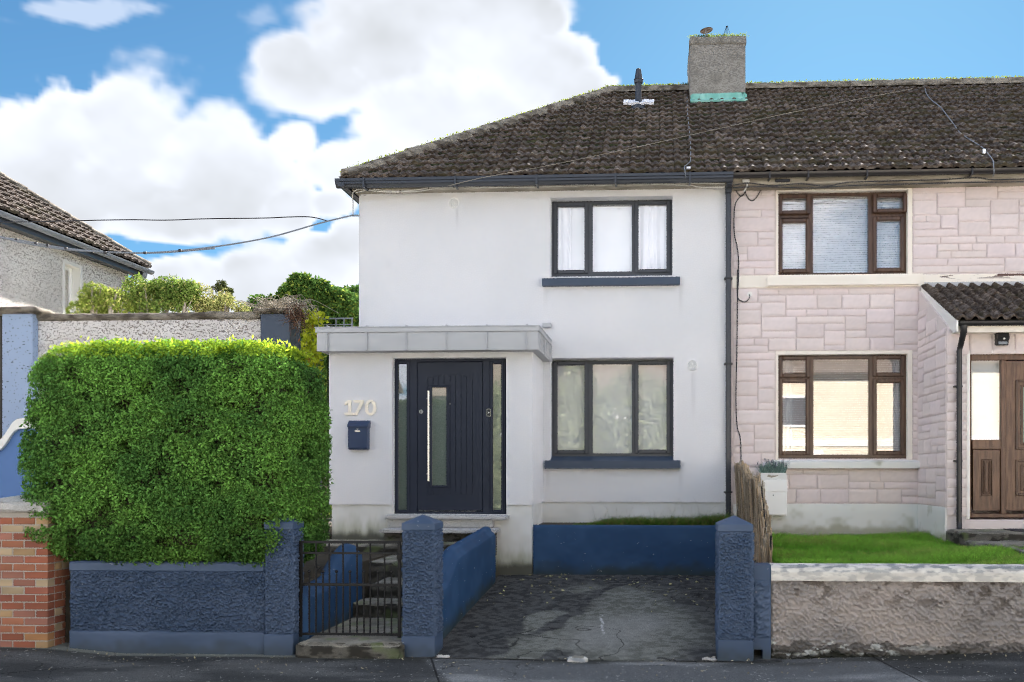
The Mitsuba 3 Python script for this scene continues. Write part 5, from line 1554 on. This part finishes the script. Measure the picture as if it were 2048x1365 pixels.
hk = thing('hedge', 'tall clipped green privet hedge above the blue front wall', 'hedge')
r = np.random.default_rng(5)
N = 1000000
p = hc + (r.random((N, 3)) * 2 - 1) * (hh + 0.08)
s = hedge_sdf(p)
okk = (s < 0.03) & (s > -0.15)
okk &= ~((p[:, 1] > 9.4) & (r.random(N) < 0.75)) & ~((p[:, 0] < HXa + 0.6) & (p[:, 1] > 9.0) & (r.random(N) < 0.6))
holes = meshkit.fbm(p * 5.5, 3, 14)
okk &= ~((holes > 0.585) & (s > -0.10))
p, s = p[okk], s[okk]
if len(p) > 200000:
    p, s = p[:200000], s[:200000]
e = 0.02
nrm = np.stack([hedge_sdf(p + e * np.eye(3)[q]) - hedge_sdf(p - e * np.eye(3)[q]) for q in range(3)], 1)
nrm /= np.linalg.norm(nrm, axis=1, keepdims=True)
cl = meshkit.fbm(p * 2.2, 3, 33)[:, None]
cl = smooth(0.3, 0.7, cl)
col = np.array([0.12, 0.25, 0.06]) * (1 - cl) + np.array([0.24, 0.44, 0.085]) * cl
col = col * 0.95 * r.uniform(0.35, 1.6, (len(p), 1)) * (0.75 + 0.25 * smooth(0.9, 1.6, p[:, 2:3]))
dk = r.random(len(p)) < 0.06
col[dk] = np.array([0.14, 0.22, 0.05]) * r.uniform(0.7, 1.3, (dk.sum(), 1))
fresh_lit = (p[:, 2] > 2.86) & (s > -0.05) & (r.random(len(p)) < 0.75)
col[fresh_lit] = np.array([0.36, 0.48, 0.05]) * r.uniform(0.7, 1.25, (fresh_lit.sum(), 1))  # new growth along the top, its lime raised to look sunlit
nrm[:, 2] += 0.25
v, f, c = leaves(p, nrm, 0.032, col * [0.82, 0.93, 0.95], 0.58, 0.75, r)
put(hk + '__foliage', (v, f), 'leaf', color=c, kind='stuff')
# added dark core for the shade between the leaves; twigs poke through its underside
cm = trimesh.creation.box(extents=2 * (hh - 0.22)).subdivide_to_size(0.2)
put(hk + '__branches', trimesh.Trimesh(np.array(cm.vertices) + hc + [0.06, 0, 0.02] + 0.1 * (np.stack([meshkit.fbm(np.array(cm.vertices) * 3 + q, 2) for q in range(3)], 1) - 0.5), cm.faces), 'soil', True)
mb = MB()
for q in range(70):
    x = r.normal((HXa + HXb) / 2 + 0.1, 0.5)
    x = np.clip(x, HXa + 0.5, HXb - 0.3)
    _ = r.uniform(HXa + 0.5, HXb - 0.2)
    y = r.uniform(8.52, 8.9)
    z = r.uniform(0.84, 0.92)
    mb.tube([[x, y + 0.1, z], [x + r.normal(0, 0.10), y - 0.02, z + r.uniform(0.03, 0.10)], [x + r.normal(0, 0.22), y - 0.05, z + r.uniform(0.10, 0.3)]], [0.006, 0.004, 0.002], 4, False)
put(hk + '__twigs', mb, 'fascia', 40, kind='stuff')
n = 900
x = r.uniform(HXa + 0.35, HXb - 0.15, n)
base = np.stack([x, r.uniform(8.5, 9.4, n), np.full(n, HZb - 0.06)], 1)
sd = hedge_sdf(base)
base = base[sd < 0.06]
pp_ = np.repeat(base, 5, 0) + r.normal(0, 1, (len(base) * 5, 3)) * [0.018, 0.018, 0.02] + np.tile(np.arange(5), len(base))[:, None] * np.array([0, 0, 0.012])
c_ = np.array([0.40, 0.52, 0.045]) * r.uniform(0.7, 1.3, (len(pp_), 1))
v, f, c = leaves(pp_, np.tile([0, -0.3, 0.6], (len(pp_), 1)), 0.042, c_, 0.5, 1.0, r)
put(hk + '__new_shoots', (v, f), 'leaf_bright', color=c, kind='stuff')


# ------------------------------------------------------------------ lawn and grass
def blades(p, h, col, seed, lean=0.35, w=0.004):
    r = np.random.default_rng(seed)
    n = len(p)
    a = r.uniform(0, 2 * np.pi, n)
    s = np.stack([np.cos(a), np.sin(a), a * 0], 1) * w
    hh_ = h * r.uniform(0.5, 1.3, n)
    l = r.normal(0, lean, (n, 2)) * hh_[:, None]
    mid = p + np.stack([l[:, 0] * 0.3, l[:, 1] * 0.3, hh_ * 0.6], 1)
    tip = p + np.stack([l[:, 0], l[:, 1], hh_], 1)
    v = np.stack([p - s, p + s, mid + s * 0.7, mid - s * 0.7, tip], 1).reshape(-1, 3)
    i = np.arange(n)[:, None] * 5
    f = np.vstack([i + [0, 1, 2], i + [0, 2, 3], i + [3, 2, 4]])
    return v, f, np.repeat(col, 5, 0)


r = np.random.default_rng(61)
n = 150000
yy = 8.66 + (13.45 - 8.66) * r.random(n) ** 1.25
xx = r.uniform(1.2, 6.6, n)
keep = ~((xx > ppx + 0.12 + np.clip((11.1 - yy) * 0.45, -0.1, 2)) & (yy > 10.2)) & ~((yy > 13.30 + 0.1 * np.sin(xx * 5)) & (r.random(n) < 0.8))
xx, yy = xx[keep], yy[keep]
pt_ = np.stack([xx, yy, np.full(len(xx), 0.79)], 1)
pa = smooth(0.25, 0.75, meshkit.fbm(pt_ * [1.3, 2.6, 1], 4, 5)[:, None])
col = (np.array([0.13, 0.36, 0.035]) * (1 - pa) + np.array([0.29, 0.52, 0.08]) * pa) * r.uniform(0.5, 1.5, (len(xx), 1))
yel = (meshkit.fbm(pt_ * [2.2, 4.0, 1], 3, 15) > 0.56) & (r.random(len(xx)) < 0.5)
col[yel] = np.array([0.42, 0.50, 0.14]) * r.uniform(0.6, 1.2, (yel.sum(), 1))
v, f, c = blades(pt_, np.full(len(xx), 0.075) * (0.35 + 1.2 * pa[:, 0]), col, 62, 0.5)
k = put('lawn_grass', (v, f), 'grass_blade', color=c)
tag(k, 'short bright green grass of the lawn before the pink house', 'grass', kind='stuff')
xw = XR - 0.05
n = 5200
xx = X_of(1150, 12.9) + (xw - X_of(1150, 12.9)) * r.random(n)
g_ = meshkit.fbm(np.stack([xx * 3, xx * 0, xx * 0], 1), 3, 7)
pt_ = np.stack([xx, 12.62 + 0.5 * r.random(n) ** 1.5, np.full(n, 0.98)], 1)
col = np.array([0.10, 0.19, 0.03]) * r.uniform(0.5, 1.5, (n, 1))
dry = r.random(n) < 0.25
col[dry] = np.array([0.28, 0.24, 0.11]) * r.uniform(0.7, 1.2, (dry.sum(), 1))
hg = 0.13 * np.clip((xx - X_of(1150, 12.9)) / 0.5, 0.25, 1) * (0.5 + g_)
v, f, c = blades(pt_, hg, col, 64, 0.75, 0.0045)
k = put('grass_strip', (v, f), 'grass_blade', color=c)
tag(k, 'unkempt grass along the top of the blue retaining wall', 'grass', kind='stuff')
n = 46
pt_ = np.stack([r.uniform(X_of(1180, 12.9), xw, n), 12.7 + 0.3 * r.random(n), np.full(n, 0.98)], 1)
v2, f2, c2 = blades(pt_, np.full(n, 0.36), np.tile([0.30, 0.27, 0.14], (n, 1)), 65, 0.5, 0.002)
put(k + '__dry_stalk', (v2, f2), 'grass_blade', color=c2, kind='stuff')

# ------------------------------------------------------------------ reed screen between the gardens
rf = thing('reed_fence', 'weathered split reed screening wired along the garden boundary', 'fence')
r = np.random.default_rng(71)
n = 900
ys = np.sort(9.05 + (13.5 - 9.05) * r.random(n) ** 1.15)
fx = lambda y: 1.08 + 0.02 * np.sin(y * 2.1) + 0.022 * (y - 9)
top = np.interp(ys, [9.0, 9.12, 9.4, 9.85, 10.2, 10.6, 11.3, 12.5, 13.5], [0.95, 1.02, 1.22, 1.52, 1.69, 1.66, 1.74, 1.84, 1.86]) + r.normal(0, 0.025, n)
xs_ = fx(ys) + r.normal(0, 0.014, n)
bot = np.stack([xs_ + r.normal(0, 0.008, n), ys - 0.02, np.full(n, 0.74)], 1)
tp = np.stack([xs_ + r.normal(0, 0.02, n) - 0.03 * (top - 0.8), ys + r.normal(0, 0.05, n), top], 1)
mb = MB(); 
w_ = r.uniform(0.006, 0.012, n)
an = np.array([0, 2.1, 4.2])
ring = np.stack([np.cos(an), np.sin(an), an * 0], 1)
V = np.concatenate([bot[:, None] + ring[None] * w_[:, None, None], tp[:, None] + ring[None] * w_[:, None, None] * 0.8], 1).reshape(-1, 3)
i = np.arange(n)[:, None] * 6
Fc = np.vstack([i + [0, 1, 4], i + [0, 4, 3], i + [1, 2, 5], i + [1, 5, 4], i + [2, 0, 3], i + [2, 3, 5], i + [3, 4, 5]])
cc = np.array([0.35, 0.28, 0.20]) * r.uniform(0.5, 1.35, (n, 1)) * (1 + 0.2 * np.array([0.3, 0, -0.4]) * r.normal(0, 1, (n, 1)))
put(rf + '__reed', (V, Fc), 'vertex_matt', color=np.repeat(np.clip(cc, 0.03, 0.7), 6, 0), kind='stuff')
for z0 in (0.95, 1.12, 1.30, 1.48, 1.66):
    y0 = np.interp(z0, [0.95, 1.22, 1.52, 1.7], [9.1, 9.45, 9.9, 10.3])
    yy = np.linspace(y0, 13.4, 24)
    zz = z0 + 0.03 * np.sin(yy * 3 + z0 * 9) - 0.015 * (yy - y0)
    put(rf + '__wire', MB().tube(np.stack([fx(yy) - 0.028, yy, zz], 1), 0.004, 5), 'black_iron', 40)
put(rf + '__post', MB().tube([[1.09, 9.06, 0.7], [1.10, 9.02, 1.12]], 0.012, 6).tube([[1.12, 9.16, 0.7], [1.06, 9.5, 1.60]], 0.006, 5), 'black_iron')


# ------------------------------------------------------------------ shrubs and trees behind
def shrub(name, label, cat, lobes, Y, n, size, cols, seed, depth=0.8, gap=0.56, trunk=None, group=None, mat='leaf', spread=1.0):
    """lobes: (u, v, r) in pixels on plane Y"""
    r = np.random.default_rng(seed)
    k = thing(name, label, cat, group)
    s = Y / F
    C = np.array([P(u, v, Y) + [0, r.uniform(-0.3, 0.3), 0] for u, v, _ in lobes]); R = np.array([q[2] * s for q in lobes])
    w = R ** 2 / (R ** 2).sum()
    w = 0.5 * w + 0.5 / len(R)
    w /= w.sum()
    i = r.choice(len(R), n, p=w)
    d = r.normal(size=(n, 3)); d /= np.linalg.norm(d, axis=1, keepdims=True)
    rad = R[i] * (1 - 0.75 * r.random(n) ** 2.0) * (0.85 + 0.35 * meshkit.fbm(d * 2.3 + i[:, None] * 7.0, 3, seed))
    p = C[i] + d * rad[:, None] * [1, depth, 1]
    keep = meshkit.fbm(p * (1.1 / s * 0.02 + 1.6), 3, seed + 3) < gap
    p, d = p[keep], d[keep]
    cl = meshkit.fbm(p * 2.0, 3, seed + 5)[:, None]
    a, b, c3 = (np.array(q) for q in cols)
    col = (a * (1 - cl) + b * cl) * r.uniform(0.6, 1.4, (len(p), 1))
    t = r.random(len(p)) < 0.15
    col[t] = c3 * r.uniform(0.7, 1.3, (t.sum(), 1))
    v, f, c = leaves(p, d + [0, 0, 0.35], size, col, 0.55, spread, r)
    put(k + '__crown', (v, f), mat, color=c, kind='stuff')
    mb = MB()
    zb = 0.75
    root = np.array([C[:, 0].mean(), Y, zb])
    for cpt, rr_ in zip(C, R):
        mid = (root + cpt) / 2 + [r.normal(0, 0.1), r.normal(0, 0.1), 0]
        mb.tube(curve([root + [r.normal(0, 0.06), r.normal(0, 0.06), 0], mid, cpt], 4), np.linspace(0.05 if trunk is None else trunk, 0.012, 9), 6, False)
        for q in range(7):
            e = cpt + r.normal(0, 0.5, 3) * rr_ * [1, 0.7, 0.8]
            mb.tube([mid * 0.3 + cpt * 0.7, (cpt + e) / 2 + r.normal(0, 0.04, 3), e], [0.014, 0.009, 0.004], 4, False)
    put(k + '__branches', mb, 'fascia', 40, kind='stuff')
    return k


OL = ((0.19, 0.27, 0.05), (0.33, 0.40, 0.08), (0.50, 0.50, 0.18))
shrub('shrub', 'yellow green shrub in front of the white house window', 'shrub', [(165, 612, 28), (195, 595, 30), (215, 610, 34), (150, 625, 22), (235, 600, 24)], 15.2, 9000, 0.055, OL, 101, trunk=0.04)
shrub('shrub', 'dense green shrub with pale tips behind the middle of the boundary wall', 'shrub', [(290, 590, 34), (330, 580, 32), (265, 605, 30), (310, 612, 40), (355, 600, 34), (375, 585, 26), (300, 572, 18)], 16.0, 15000, 0.055, ((0.13, 0.22, 0.05), (0.26, 0.36, 0.08), (0.48, 0.50, 0.16)), 102, trunk=0.05)
shrub('shrub', 'dry olive coloured shrub left of the slate blue pier', 'shrub', [(400, 600, 30), (425, 610, 32), (450, 612, 30), (470, 622, 22), (440, 596, 16)], 16.4, 8000, 0.05, ((0.24, 0.27, 0.09), (0.36, 0.38, 0.14), (0.52, 0.46, 0.20)), 103, trunk=0.04)
shrub('small_tree', 'thin distant treetop rising above the olive shrub', 'tree', [(438, 572, 13), (455, 580, 10), (428, 580, 9), (446, 588, 12)], 34.0, 2600, 0.10, ((0.06, 0.08, 0.03), (0.10, 0.12, 0.04), (0.15, 0.15, 0.06)), 104, gap=0.52, trunk=0.06)
DK = ((0.06, 0.13, 0.035), (0.13, 0.24, 0.05), (0.36, 0.44, 0.08))
shrub('tree', 'dark glossy leafed tree between the slate blue pier and the grey house', 'tree', [(600, 600, 48), (570, 622, 46), (535, 628, 34), (665, 615, 42), (690, 630, 44), (640, 596, 34), (575, 594, 30), (630, 615, 42), (655, 640, 46), (610, 580, 28), (550, 640, 30), (590, 660, 60), (640, 680, 60), (598, 566, 14), (525, 618, 16)], 20.0, 62000, 0.085, DK, 105, trunk=0.1, gap=0.60)
shrub('tree', 'tree top touching the left wall of the grey house', 'tree', [(700, 606, 38), (684, 620, 38), (715, 640, 44), (690, 660, 40), (705, 590, 18), (720, 690, 60)], 23.0, 26000, 0.09, DK, 106, trunk=0.1, gap=0.60)
shrub('shrub', 'low foliage behind the railing gate in the side passage', 'shrub', [(640, 730, 70), (660, 820, 80), (640, 900, 80), (655, 980, 70), (600, 800, 90)], 19.2, 26000, 0.08, DK, 107, trunk=0.08, gap=0.62)
shrub('shrub', 'sunlit yellow green bush glimpsed between hedge and porch', 'shrub', [(652, 1028, 16), (660, 1015, 14), (640, 1035, 20)], 22.5, 4000, 0.07, ((0.30, 0.36, 0.04), (0.42, 0.46, 0.06), (0.5, 0.5, 0.1)), 108, mat='leaf_bright')

# dead vine and living vine on the dark pier
vn = thing('dead_vine', 'tangle of dry grey vine stems on the slate blue pier', 'vine')
r = np.random.default_rng(120)
mb = MB()
for q in range(130):
    p0 = np.array([r.uniform(pcx - 0.32, pcx + 0.42), 13.05 + r.uniform(-0.16, 0.3), pcz + r.uniform(0.0, 0.05)])
    rt = p0[0] > pcx + 0.18
    p1 = p0 + [r.normal(0.05, 0.14), r.normal(0, 0.08), r.uniform(0.02, 0.16)]
    p2 = p1 + [r.normal(0.08, 0.14), r.normal(-0.02, 0.08), r.uniform(-0.22, 0.03) - (0.15 if rt else 0)]
    mb.tube(curve([p0, p1, p2], 5), np.linspace(0.005, 0.0025, 11), 4, False)
put(vn + '__stem', mb, 'fascia', 40, kind='stuff')
mb = MB()
for q in range(120):
    p0 = np.array([pcx + 0.36 + r.normal(0, 0.06), 12.98 + r.normal(0, 0.05), pcz - 0.14 + r.normal(0, 0.09)])
    mb.tube(curve([p0, p0 + r.normal(0, 0.06, 3), p0 + r.normal(0, 0.08, 3)], 4), 0.0035, 4, False)
put(vn + '__root_clump', mb, 'brown_wood', 40, kind='stuff')
lv2 = thing('vine', 'yellow green vine leaves hanging beside the slate blue pier', 'vine')
n = 420
pp_ = np.array([pcx + 0.46, 13.2, pcz]) + np.stack([r.normal(0, 0.07, n) + 0.05, r.normal(0, 0.10, n), -0.02 - 0.95 * r.random(n) ** 1.1], 1)
cc = np.array([0.55, 0.62, 0.05]) * r.uniform(0.6, 1.3, (n, 1))  # yellow brightened in the colour, for sunlight the shaded vine does not get
o_ = r.random(n) < 0.02
cc[o_] = np.array([0.5, 0.16, 0.04])
v, f, c = leaves(pp_, np.tile([0.2, -0.6, 0.3], (n, 1)), 0.085, cc, 0.9, 0.6, r, 0.5)
put(lv2 + '__leaf', (v, f), 'leaf_bright', color=c, kind='stuff')
mb = MB()
for q in range(5):
    x = pcx + 0.42 + 0.03 * q
    mb.tube(curve([[x, 13.2, 0.9], [x + r.normal(0, 0.04), 13.2, 2.2], [x + r.normal(0, 0.04), 13.2, pcz]], 6), 0.006, 5, False)
put(lv2 + '__stem', mb, 'fascia', 40)

# ------------------------------------------------------------------ cables
def cable(label, pts, rad, bsdf, per=6, name='cable', cat='cable', extra=()):
    mb = MB().tube(curve(pts, per), rad, 6)
    for q in extra:
        mb.tube(curve(q, per), rad, 6)
    k = key_of(name)
    put(k, mb, bsdf, 40)
    tag(k, label, cat)
    return k


def span(pp, Ya, Yb):
    u0, u1 = pp[0][0], pp[-1][0]
    return [P(u, v, Ya + (Yb - Ya) * (u - u0) / (u1 - u0)) for u, v in pp]


lo_ = [(706, 431), (640, 447), (540, 475), (430, 494), (320, 505), (230, 506), (130, 497), (50, 483), (-30, 469), (-120, 450)]
k = cable('sagging twisted supply cable from the grey house corner towards the left', span(lo_, 13.55, 11.5), 0.011, 'cable_grey', extra=[span([(u, v + 3 * math.sin(u * 0.05) + 2) for u, v in lo_ if u < 480], 12.7, 11.5)])
mb = MB()
for q in span([(360, 501), (290, 506), (210, 505), (132, 497), (95, 492), (72, 487), (33, 480), (8, 476)], 12.5, 11.8):
    mb.box(q[0] - 0.02, q[0] + 0.02, q[1] - 0.016, q[1] + 0.016, q[2] - 0.02, q[2] + 0.014, 0.004)
put(k + '__clip', mb, 'cable_black', kind='stuff')
cable('thin black cable almost level across the sky to the left house', span([(656, 443), (630, 436), (600, 434), (520, 437), (420, 438), (330, 441), (260, 440), (160, 442), (80, 444), (0, 445), (-80, 446)], 13.5, 13.0), 0.008, 'cable_black')
br = MB().box(-4.72, -4.60, 13.55, 13.57, Z_of(433, 700, 13.55), Z_of(430, 700, 13.55))
put(k + '__bracket', br, 'cable_grey')
ev = lambda pp: [P(u, v, 13.56 if v > 388 else 13.345) for u, v in pp]
k = cable('white cable looping down the top left corner of the grey house', ev([(706, 430), (706, 405), (705, 390), (710, 382), (722, 379), (745, 382), (790, 385), (835, 380), (860, 376), (900, 374), (960, 373), (1060, 371), (1200, 369), (1340, 367), (1450, 368)]), 0.009, 'cable_white')
mb = MB()
for u in (735, 800, 857, 907, 930, 960, 990, 1016, 1035, 1070, 1130, 1190, 1250, 1300, 1350):
    q = P(u, np.interp(u, [735, 790, 835, 860, 900, 960, 1060, 1200, 1340, 1450], [381, 385, 380, 376, 374, 373, 371, 369, 367, 368]), 13.345)
    mb.box(q[0] - 0.006, q[0] + 0.006, q[1] - 0.008, q[1] + 0.01, q[2] - 0.02, q[2] + 0.025)
put(k + '__clip', mb, 'cable_black', kind='stuff')
cable('second pale cable sagging below the grey house eaves', ev([(712, 386), (745, 379), (780, 383), (830, 384), (880, 377), (950, 376), (1080, 374), (1290, 370), (1375, 371), (1400, 375), (1450, 375)]), 0.007, 'cable_white')
cable('thin wire crossing the grey roof from eaves to ridge', [P(828, 385, 13.56), P(850, 383, 13.5), P(880, 377, 13.36), roofpt(960, 357, 0.10), roofpt(1080, 335, 0.10), roofpt(1250, 300, 0.10), roofpt(1420, 262, 0.10), roofpt(1600, 222, 0.10), roofpt(1826, 178, 0.12)], 0.0036, 'fascia', name='wire', cat='wire')
k = cable('grey coaxial cable running down the roof beside the chimney', [roofpt(1374, 192), roofpt(1375, 225), roofpt(1378, 255), roofpt(1381, 290), roofpt(1381, 320), roofpt(1376, 328), roofpt(1369, 334), roofpt(1370, 342, 0.09), P(1371, 352, 13.14), P(1374, 360, 13.3), P(1379, 367, 13.56)], 0.007, 'cable_grey')
q = roofpt(1377, 337, 0.09)
put(k + '__joint', MB().box(q[0] - 0.03, q[0] + 0.03, q[1] - 0.02, q[1] + 0.02, q[2] - 0.015, q[2] + 0.02, 0.006), 'lead_white')
k = cable('pale blue cable snaking down the pink house roof at the right', [roofpt(1850, 178), roofpt(1853, 188), roofpt(1862, 200), roofpt(1880, 214), roofpt(1893, 230), roofpt(1908, 250), roofpt(1920, 266), roofpt(1937, 278), roofpt(1955, 289), roofpt(1968, 299), roofpt(1985, 320), P(1987, 332, 13.18), P(1988, 346, 13.16), P(1985, 356, 13.4), P(1982, 366, 13.64), P(1970, 360, 13.65), P(1955, 355, 13.65)], 0.008, 'cable_grey')
q = roofpt(1968, 303, 0.09)
put(k + '__tag', MB().box(q[0] - 0.02, q[0] + 0.02, q[1] - 0.02, q[1] + 0.01, q[2] - 0.04, q[2] + 0.03, 0.004), 'white_plastic')
pv = lambda pp: [P(u, v, YP - 0.03) for u, v in pp]
k = cable('black cable bundle dropping down the pink wall beside the downpipe', pv([(1493, 372), (1488, 388), (1477, 398), (1470, 412), (1468, 440), (1469, 470), (1474, 492), (1477, 520), (1477, 560), (1475, 600), (1474, 690), (1472, 790), (1474, 850), (1481, 880), (1482, 930)]), 0.008, 'cable_black', extra=[pv([(1470, 372), (1474, 385), (1483, 393), (1490, 385), (1492, 376)]), pv([(1475, 540), (1475, 592), (1483, 603), (1492, 604), (1499, 596), (1499, 590)]), pv([(1490, 384), (1496, 397), (1505, 402), (1514, 394), (1524, 378), (1536, 371), (1552, 369)])])
put(k + '__wall_plate', MB().tube([[X_of(1499, YP), YP - 0.03, Z_of(590, 1499, YP)], [X_of(1499, YP), YP - 0.015, Z_of(590, 1499, YP)]], 0.04, 12), 'white_paint', 30)
q = P(1492, 363, 13.36)
put(k + '__insulator', MB().box(q[0] - 0.055, q[0] + 0.05, q[1] - 0.03, q[1] + 0.03, q[2] - 0.02, q[2] + 0.025, 0.008).tube(curve([q + [0, 0, -0.02], q + [0.02, 0.02, -0.06], q + [0.0, 0.03, -0.10], q + [-0.03, 0.05, -0.14]], 4), 0.012, 6), 'cable_white')
k = cable('black cables strung under the pink house eaves', [P(u, v, 13.355) for u, v in [(1466, 371), (1500, 367), (1545, 372), (1600, 368), (1650, 373), (1690, 366), (1730, 364), (1800, 362), (1880, 360), (1950, 356), (1990, 360), (2060, 358)]], 0.008, 'cable_black', extra=[[P(u, v, 13.36) for u, v in [(1466, 376), (1520, 374), (1590, 376), (1640, 376), (1700, 372), (1800, 369), (1920, 366), (2060, 364)]]])
q = P(1565, 362, 13.36)
put(k + '__splice_box', MB().box(q[0] - 0.11, q[0] + 0.11, q[1] - 0.03, q[1] + 0.03, q[2] - 0.022, q[2] + 0.022, 0.012), 'cable_black')

# ------------------------------------------------------------------ small things on the ground
q = P(1155, 1311, 8.33)
sc = thing('stopcock_cover', 'pale broken water stopcock cover at the driveway edge', 'cover')
put(sc + '__surround', worn(q[0] - 0.10, q[0] + 0.10, 8.26, 8.44, -0.03, 0.028, 0.012, 0.03, 14, 130), 'wall_cap', 30)
put(sc + '__lid', worn(q[0] - 0.055, q[0] + 0.06, 8.30, 8.40, 0.02, 0.036, 0.006, 0.03, 14, 131), 'concrete', 30)
for u, lab in ((886, 'crumpled pale scrap at the foot of the middle gate pillar'), (1420, 'crumpled pale scrap left of the right gate pillar')):
    x = X_of(u, 8.38)
    k = put('scrap', worn(x - 0.07, x + 0.07, 8.34, 8.44, 0.0, 0.020, 0.02, 0.02, 18, int(u)), 'pale_concrete', 30)
    tag(k, lab, 'litter')
r = np.random.default_rng(141)
n = 210
xl, yl = r.uniform(-2.1, 1.0, n), 8.5 + 3.95 * r.random(n) ** 0.55
m_ = (r.random(n) < np.clip((yl - 8.6) / 4, 0.12, 1)) & ((xl < -1.2) | (xl > -0.2) | (yl > 11.6))
xl, yl = xl[m_], yl[m_]
pp_ = np.stack([xl, yl, zd(yl) + 0.02], 1)
cc = np.array([0.45, 0.42, 0.22]) * r.uniform(0.5, 1.3, (len(xl), 1))
v, f, c = leaves(pp_, np.tile([0, 0, 1.0], (len(xl), 1)), 0.05, cc, 0.6, 0.35, r)
k = put('leaf_litter', (v, f), 'vertex_matt', color=c)
tag(k, 'fallen yellow leaves scattered over the driveway', 'leaves', kind='stuff')
n = 240
xl, yl = r.uniform(-6, 5, n), 8.35 - 0.75 * r.random(n) ** 1.6
cc = np.array([0.42, 0.36, 0.24]) * r.uniform(0.4, 1.4, (n, 1))
v, f, c = leaves(np.stack([xl, yl, zp(xl) + 0.018], 1), np.tile([0, 0, 1.0], (n, 1)), 0.028, cc, 0.45, 0.35, r)
k = put('pavement_debris', (v, f), 'vertex_matt', color=c)
tag(k, 'small dry bits of leaf along the foot of the walls on the pavement', 'leaves', kind='stuff')

# ------------------------------------------------------------------ the far side of the street, behind the camera (mirrored in the panes)
put('far_pavement', MB().box(-40, 40, -4.0, -0.61, -0.3, 0.0), 'concrete', kind='structure')
oh = thing('house', 'cream rendered house across the street, mirrored in the brown ground floor window', 'house')
put(oh + '__wall', solid(3.2, 13.0, -14, -7.5, -0.2, 5.6), 'cream_wall')
put(oh + '__band', MB().box(3.15, 13.05, -7.5, -7.44, 2.75, 3.0), 'white_paint')
put(oh + '__roof', MB().prism([(-14.4, 5.55), (-7.1, 5.55), (-10.8, 8.3)], 'x', 2.9, 13.3), 'red_tile')
for x, z0, z1 in ((4.4, 3.5, 4.7), (9.2, 3.5, 4.7), (11.4, 1.0, 2.3)):
    w = put(oh + '__window', MB().add(*ringbox(x, x + 1.4, z0, z1, 0.08, -7.49, -7.43).arr()), 'white_plastic')
    put(w + '__pane', ([[x, -7.47, z0], [x + 1.4, -7.47, z0], [x + 1.4, -7.47, z1], [x, -7.47, z1]], [[0, 1, 2, 3]]), 'cable_black')
put(oh + '__porch', MB().box(4.2, 6.0, -7.49, -6.3, 0, 2.1).prism([(-7.45, 2.6), (-6.1, 2.1), (-7.45, 2.1)], 'x', 4.0, 6.2), 'white_paint')
oh2 = thing('house', 'house with a tan tiled roof across the street, mirrored in the grey ground floor window', 'house')
put(oh2 + '__wall', solid(-9.0, 1.2, -15, -9.0, -0.2, 4.7), 'far_render')
put(oh2 + '__roof', MB().prism([(-15.4, 4.65), (-8.6, 4.65), (-12, 7.0)], 'x', -9.3, 1.5), 'red_tile')
def far_bush(label, c, rad, seed):
    # loose and many-toned: the panes mirror it
    r = np.random.default_rng(seed)
    k = thing('shrub', label, 'shrub')
    n = 18000
    d = r.normal(size=(n, 3)); d /= np.linalg.norm(d, axis=1, keepdims=True)
    p = np.array(c) + d * (np.array(rad) * (1 - 0.5 * r.random((n, 1)) ** 2) * (0.7 + 0.6 * meshkit.fbm(d * 2.5 + seed, 3)[:, None]))
    col = np.array([0.23, 0.26, 0.15]) * r.uniform(0.45, 1.7, (n, 1))
    v, f, cc = leaves(p, d, 0.15, col, 0.55, 0.8, r)
    put(k + '__crown', (v, f), 'leaf', color=cc, kind='stuff')
    put(k + '__trunk', MB().tube([[c[0], c[1], -0.2], [c[0], c[1], c[2]]], [0.14, 0.06], 8), 'fascia')
far_bush('broad sunlit bush across the street, mirrored in the grey ground floor window', (-0.7, -6.3, 2.4), (2.5, 1.2, 3.1), 151)
far_bush('tall sunlit bush across the street, mirrored in the left pane of the grey window', (-3.6, -6.2, 2.8), (1.8, 1.2, 3.6), 153)
far_bush('tall bush across the street, mirrored in the door sidelights', (-5.6, -6.0, 2.2), (2.2, 1.2, 2.8), 152)

for x0, x1, lab in ((-34.0, -12.0, 'unseen long pale house across the street left of the camera, added for bounce light'), (16.0, 36.0, 'unseen long pale house across the street right of the camera, added for bounce light')):
    o3 = thing('house', lab, 'house')  # unseen, added only to bounce sunlight onto the shaded fronts
    put(o3 + '__wall', solid(x0, x1, -15, -8.0, -0.2, 5.4), 'far_render')
    put(o3 + '__roof', MB().prism([(-15.4, 5.35), (-7.6, 5.35), (-11.5, 8.2)], 'x', x0 - 0.3, x1 + 0.3), 'red_tile')
